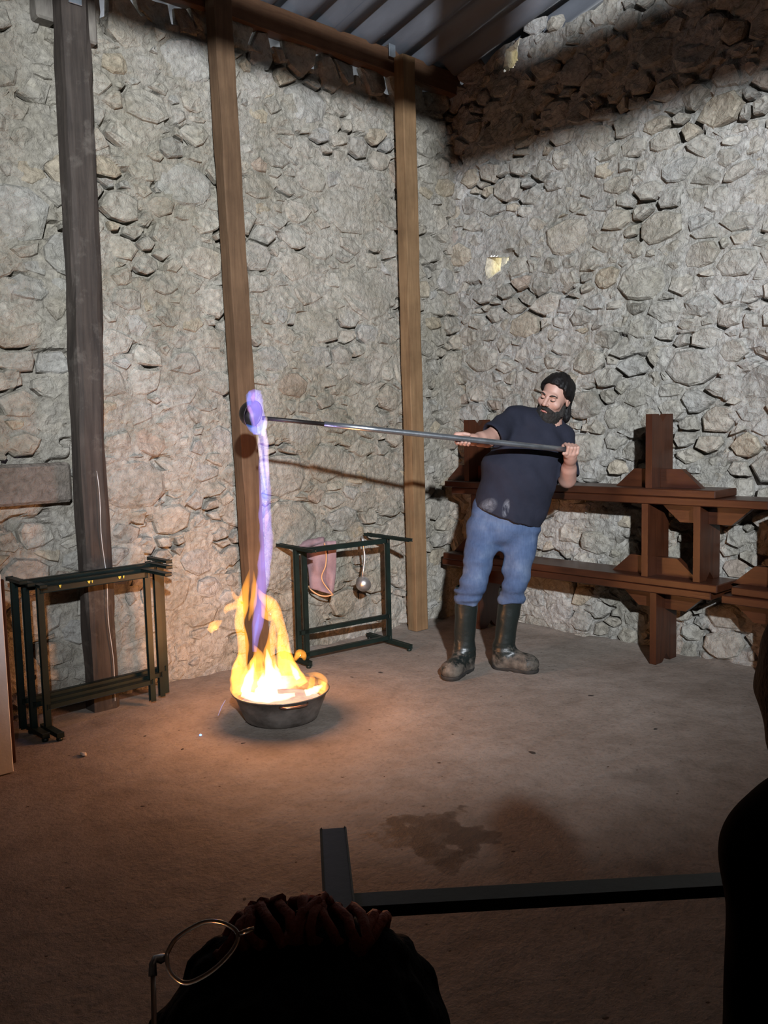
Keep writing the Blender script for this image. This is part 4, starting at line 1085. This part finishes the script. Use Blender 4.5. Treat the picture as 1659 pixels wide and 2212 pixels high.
# ------------------------------------------------------------------ spectators in the foreground
MAT_BLACK = simple('black_cloth', (.006,.006,.007), (.003,.003,.003), 20, 1.0, spec=.02)
MAT_DARKHAIR = simple('dark_brown_hair', (.006,.004,.004), (.002,.0015,.0015), 30, .8, 0, .6, 60, bdist=.01, spec=.05)
MAT_REDHAIR = simple('auburn_scrunchie', (.42,.085,.04), (.13,.028,.018), 18, .75, 0, .6, 50, bdist=.01)
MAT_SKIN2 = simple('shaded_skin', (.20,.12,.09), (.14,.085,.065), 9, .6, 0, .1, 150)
def build_viewer():
    D = .66; o = dep(655, 2352, D)
    root = thing('person', (o[0], o[1], 0), 'dark-haired spectator seen from behind at the bottom edge, glasses on the head', 'person', 'spectators')
    def tw(P): return np.array([o[0], o[1], 0]) + P[:,:1]*CRh + P[:,1:2]*CFh + P[:,2:3]*BZ
    zc = o[2]
    F = Field(ar(-.27, .27, .006), ar(-.16, .19, .006), ar(zc-.62, zc+.17, .006))
    F.ell((0,.0,zc), (.085,.10,.115), None, .02); F.cone((0,.01,zc-.08), (0,.0,zc-.2), .05, .055, .03)
    F.cone((-.16,0,zc-.27), (.16,0,zc-.27), .055, .055, .05); F.sect((0,0,zc-.6), (0,0,zc-.28), (.15,.10), (.16,.10), (1,0,0), (0,1,0), .05)
    fmesh(F, 'body', MAT_SKIN2, root, tw)
    F = Field(ar(-.27, .27, .007), ar(-.17, .19, .007), ar(zc-.62, zc-.18, .007))
    F.cone((-.165,0,zc-.275), (.165,0,zc-.275), .064, .064, .05); F.sect((0,0,zc-.6), (0,0,zc-.28), (.165,.115), (.172,.115), (1,0,0), (0,1,0), .05)
    fmesh(F, 'jacket', MAT_BLACK, root, tw)
    F = Field(ar(-.18, .18, .004), ar(-.19, .19, .004), ar(zc-.2, zc+.17, .004))
    F.ell((0,-.0,zc-.002), (.124,.13,.135), None, .02); F.ell((0,-.03,zc-.08), (.122,.10,.10), None, .03)
    F.ell((0,.16,zc-.05), (.08,.08,.11), None, .02, 'sub')
    F.warp(lambda x, y, z: .008*vnoise(x*26, y*26, z*26) + .005*vnoise(x*60, y*60, z*60))
    fmesh(F, 'hair', MAT_DARKHAIR, root, tw)
    # auburn band of curls over the crown
    b = MB(); R = np.random.default_rng(5)
    for k in range(15):
        f = k/14; x = -.050+.108*f; zt = zc + math.sqrt(max(0, 1-(x/.118)**2))*.126 + .004
        pts = []
        for j in range(12):
            a = j/11*2*math.pi*1.15
            pts.append((x+.010*math.sin(a+k)+R.normal(0,.002), .022*math.cos(a)+.005, zt+.004+.010*math.sin(a)+R.normal(0,.0015)))
        b.tube(tw(np.array(pts)), .0042, 7)
    b.build('hair_band', MAT_REDHAIR, root, True)['label'] = 'auburn curled hair band'
    return root, tw, zc
view_root, vtw, vzc = build_viewer()
def build_glasses():
    D = .60
    g = thing('glasses', dep(420, 2060, D), 'clear-framed glasses sticking out beside the dark hair at the bottom', 'glasses')
    MAT_CLEAR, nt, b = newmat('clear_plastic'); b.inputs['Base Color'].default_value = (.80,.72,.66,1); b.inputs['Roughness'].default_value = .15
    b.inputs['Transmission Weight'].default_value = .55
    MAT_LENS, nt, b = newmat('lens'); b.inputs['Base Color'].default_value = (.93,.9,.88,1); b.inputs['Roughness'].default_value = .03
    b.inputs['Transmission Weight'].default_value = 1.0; b.inputs['IOR'].default_value = 1.05
    q = lambda x, y, d=0: dep(280+x/2.304, 1900+y/2.304, D+d)
    out = [(185,370,-.0),(225,300),(290,250),(370,212),(440,210),(505,235),(540,275),(520,340),(450,420),(370,480),(280,515),(215,480),(190,430)]
    C = [q(p[0], p[1], (p[1]-360)*-.00012) for p in out]; C.append(C[0]); C = catmull(C, 60)
    rim = MB().tube(C, .0016, 8, cap=False).build('rim', MAT_CLEAR, g, True)
    c = C.mean(0); n = len(C); off = CF*.0012
    V = [c-off] + [p-off for p in C] + [c+off] + [p+off for p in C]
    F_ = [[0, i+1, (i+1)%n+1] for i in range(n)] + [[n+1, n+2+(i+1)%n, n+2+i] for i in range(n)]
    mesh_obj('lens', V, F_, MAT_LENS, g, True)
    MB().tube([q(540,275), q(575,258,.002), q(620,245,.004)], .0017, 8).build('bridge', MAT_CLEAR, g, True)
    MB().tube([q(185,385), q(155,395), q(125,395,-.003), q(115,420,-.006), q(115,480,-.01)], [.0022,.0034,.0026,.0026,.0030], 8).build('hinge', MAT_GALV, g, True)
    MB().tube([q(117,480,-.01), q(120,600,-.02), q(122,720,-.03), q(122,860,-.04)], .0018, 8).build('temple', MAT_CLEAR, g, True)
build_glasses()
def build_neighbour():
    D = .98; o = dep(1828, 1500, D)
    root = thing('person', (o[0], o[1], 0), 'spectator in black cut off by the right picture edge', 'person', 'spectators')
    def tw(P): return np.array([o[0], o[1], 0]) + P[:,:1]*CRh + P[:,1:2]*CFh + P[:,2:3]*BZ
    zc = o[2]
    F = Field(ar(-.27, .27, .007), ar(-.16, .2, .007), ar(zc-.72, zc+.16, .007))
    F.ell((0,.0,zc), (.078,.10,.118), None, .02); F.cone((0,.0,zc-.08), (0,-.01,zc-.2), .055, .06, .03)
    F.cone((-.06,0,zc-.225), (.06,0,zc-.225), .045, .045, .03); F.sect((0,0,zc-.7), (0,0,zc-.27), (.10,.08), (.09,.07), (1,0,0), (0,1,0), .05)
    fmesh(F, 'body', MAT_SKIN2, root, tw)
    F = Field(ar(-.27, .27, .006), ar(-.2, .2, .006), ar(zc-.74, zc-.08, .006))
    F.cone((0,0,zc-.15), (-.075,0,zc-.185), .06, .055, .05); F.cone((-.075,0,zc-.19), (-.08,0,zc-.75), .046, .046, .04); F.cone((.075,0,zc-.19), (.085,0,zc-.75), .05, .05, .04)
    F.sect((0,0,zc-.75), (0,0,zc-.19), (.122,.12), (.105,.10), (1,0,0), (0,1,0), .05); 
    F.warp(lambda x, y, z: .004*vnoise(x*20, y*20, z*14))
    fmesh(F, 'coat', MAT_BLACK, root, tw)
    F = Field(ar(-.15, .15, .005), ar(-.17, .17, .005), ar(zc-.17, zc+.16, .005))
    F.ell((0,.0,zc+.004), (.090,.118,.130), None, .02); F.ell((0,-.03,zc-.06), (.078,.08,.085), None, .03)
    F.ell((.03,.19,zc-.05), (.06,.08,.09), None, .02, 'sub')
    F.warp(lambda x, y, z: .004*vnoise(x*30, y*30, z*30))
    fmesh(F, 'hair', MAT_DARKHAIR, root, tw)
build_neighbour()

# ------------------------------------------------------------------ litter on the floor
MAT_CHIP = simple('dark_chip', (.045,.035,.028), (.02,.016,.014), 20, .9)
MAT_PALE = simple('pale_pebble', (.60,.54,.46), (.48,.42,.36), 20, .8)
def lump(name, p, r, mat, label, cat, seed, group=None):
    R = np.random.default_rng(seed); bm = bmesh.new(); bmesh.ops.create_icosphere(bm, subdivisions=2, radius=1)
    V = np.array([v.co for v in bm.verts]); Fc = [[v.index for v in f.verts] for f in bm.faces]; bm.free()
    k = 1+.3*vnoise(V[:,0]*1.4+seed, V[:,1]*1.4, V[:,2]*1.4); V = V*k[:,None]*np.array(r)
    a = R.uniform(0, 3); V = np.stack([V[:,0]*math.cos(a)-V[:,1]*math.sin(a), V[:,0]*math.sin(a)+V[:,1]*math.cos(a), V[:,2]], 1)
    V[:,2] -= V[:,2].min(); e = bpy.data.objects
    o = mesh_obj(name, V, Fc, mat); o.location = (p[0], p[1], float(.006*fbm(np.float32(p[0]*1.2), np.float32(p[1]*1.2), .4, 4))-.005)
    return tag(o, label, cat, group)
lump('pebble', fl(181,1632), (.024,.012,.008), MAT_PALE, 'pale pebble on the floor in front of the left frames', 'pebble', 1)
for k, (x, y, a, lab) in enumerate(((394,1618,.012,'left of the basin'),(525,1605,.012,'front left of the basin'),(313,1590,.010,'between basin and left frames'),
        (1150,1624,.020,'in front of the left boot'),(1416,1572,.014,'in front of the bench leg'),(528,1938,.009,'left of the two near the dark hair'),
        (578,1941,.010,'right of the two near the dark hair'),(308,1741,.010,'in the middle of the left floor'),(822,1452,.016,'right of the basin'),(760,1462,.012,'just right of the basin rim'),
        (1276,1503,.016,'right of the left boot'),(146,1918,.008,'at the lower left of the floor'))):
    lump('floor_chip', fl(x, y), (a, a*.6, a*.10), MAT_CHIP, 'small dark chip on the floor '+lab, 'chip', 30+k, 'dark chips on the floor')
d = lump('burning_drop', fl(433,1588), (.008,.006,.004), emis('blue_drop', (.2,.4,1.0), (.4,.6,1.0), 2.5), 'tiny blue burning drop on the floor', 'flame', 60)
sp_ = dep(478, 1528, 4.0)
tag(MB().tube([dep(487,1512,4.02), dep(479,1526,4.02), dep(471,1546,4.02)], [.0008,.0022,.0010], 8).build('spark', emis('spark_violet', (.45,.35,.55), (.6,.5,.75), .9)), 'thin violet spark falling left of the basin', 'spark')
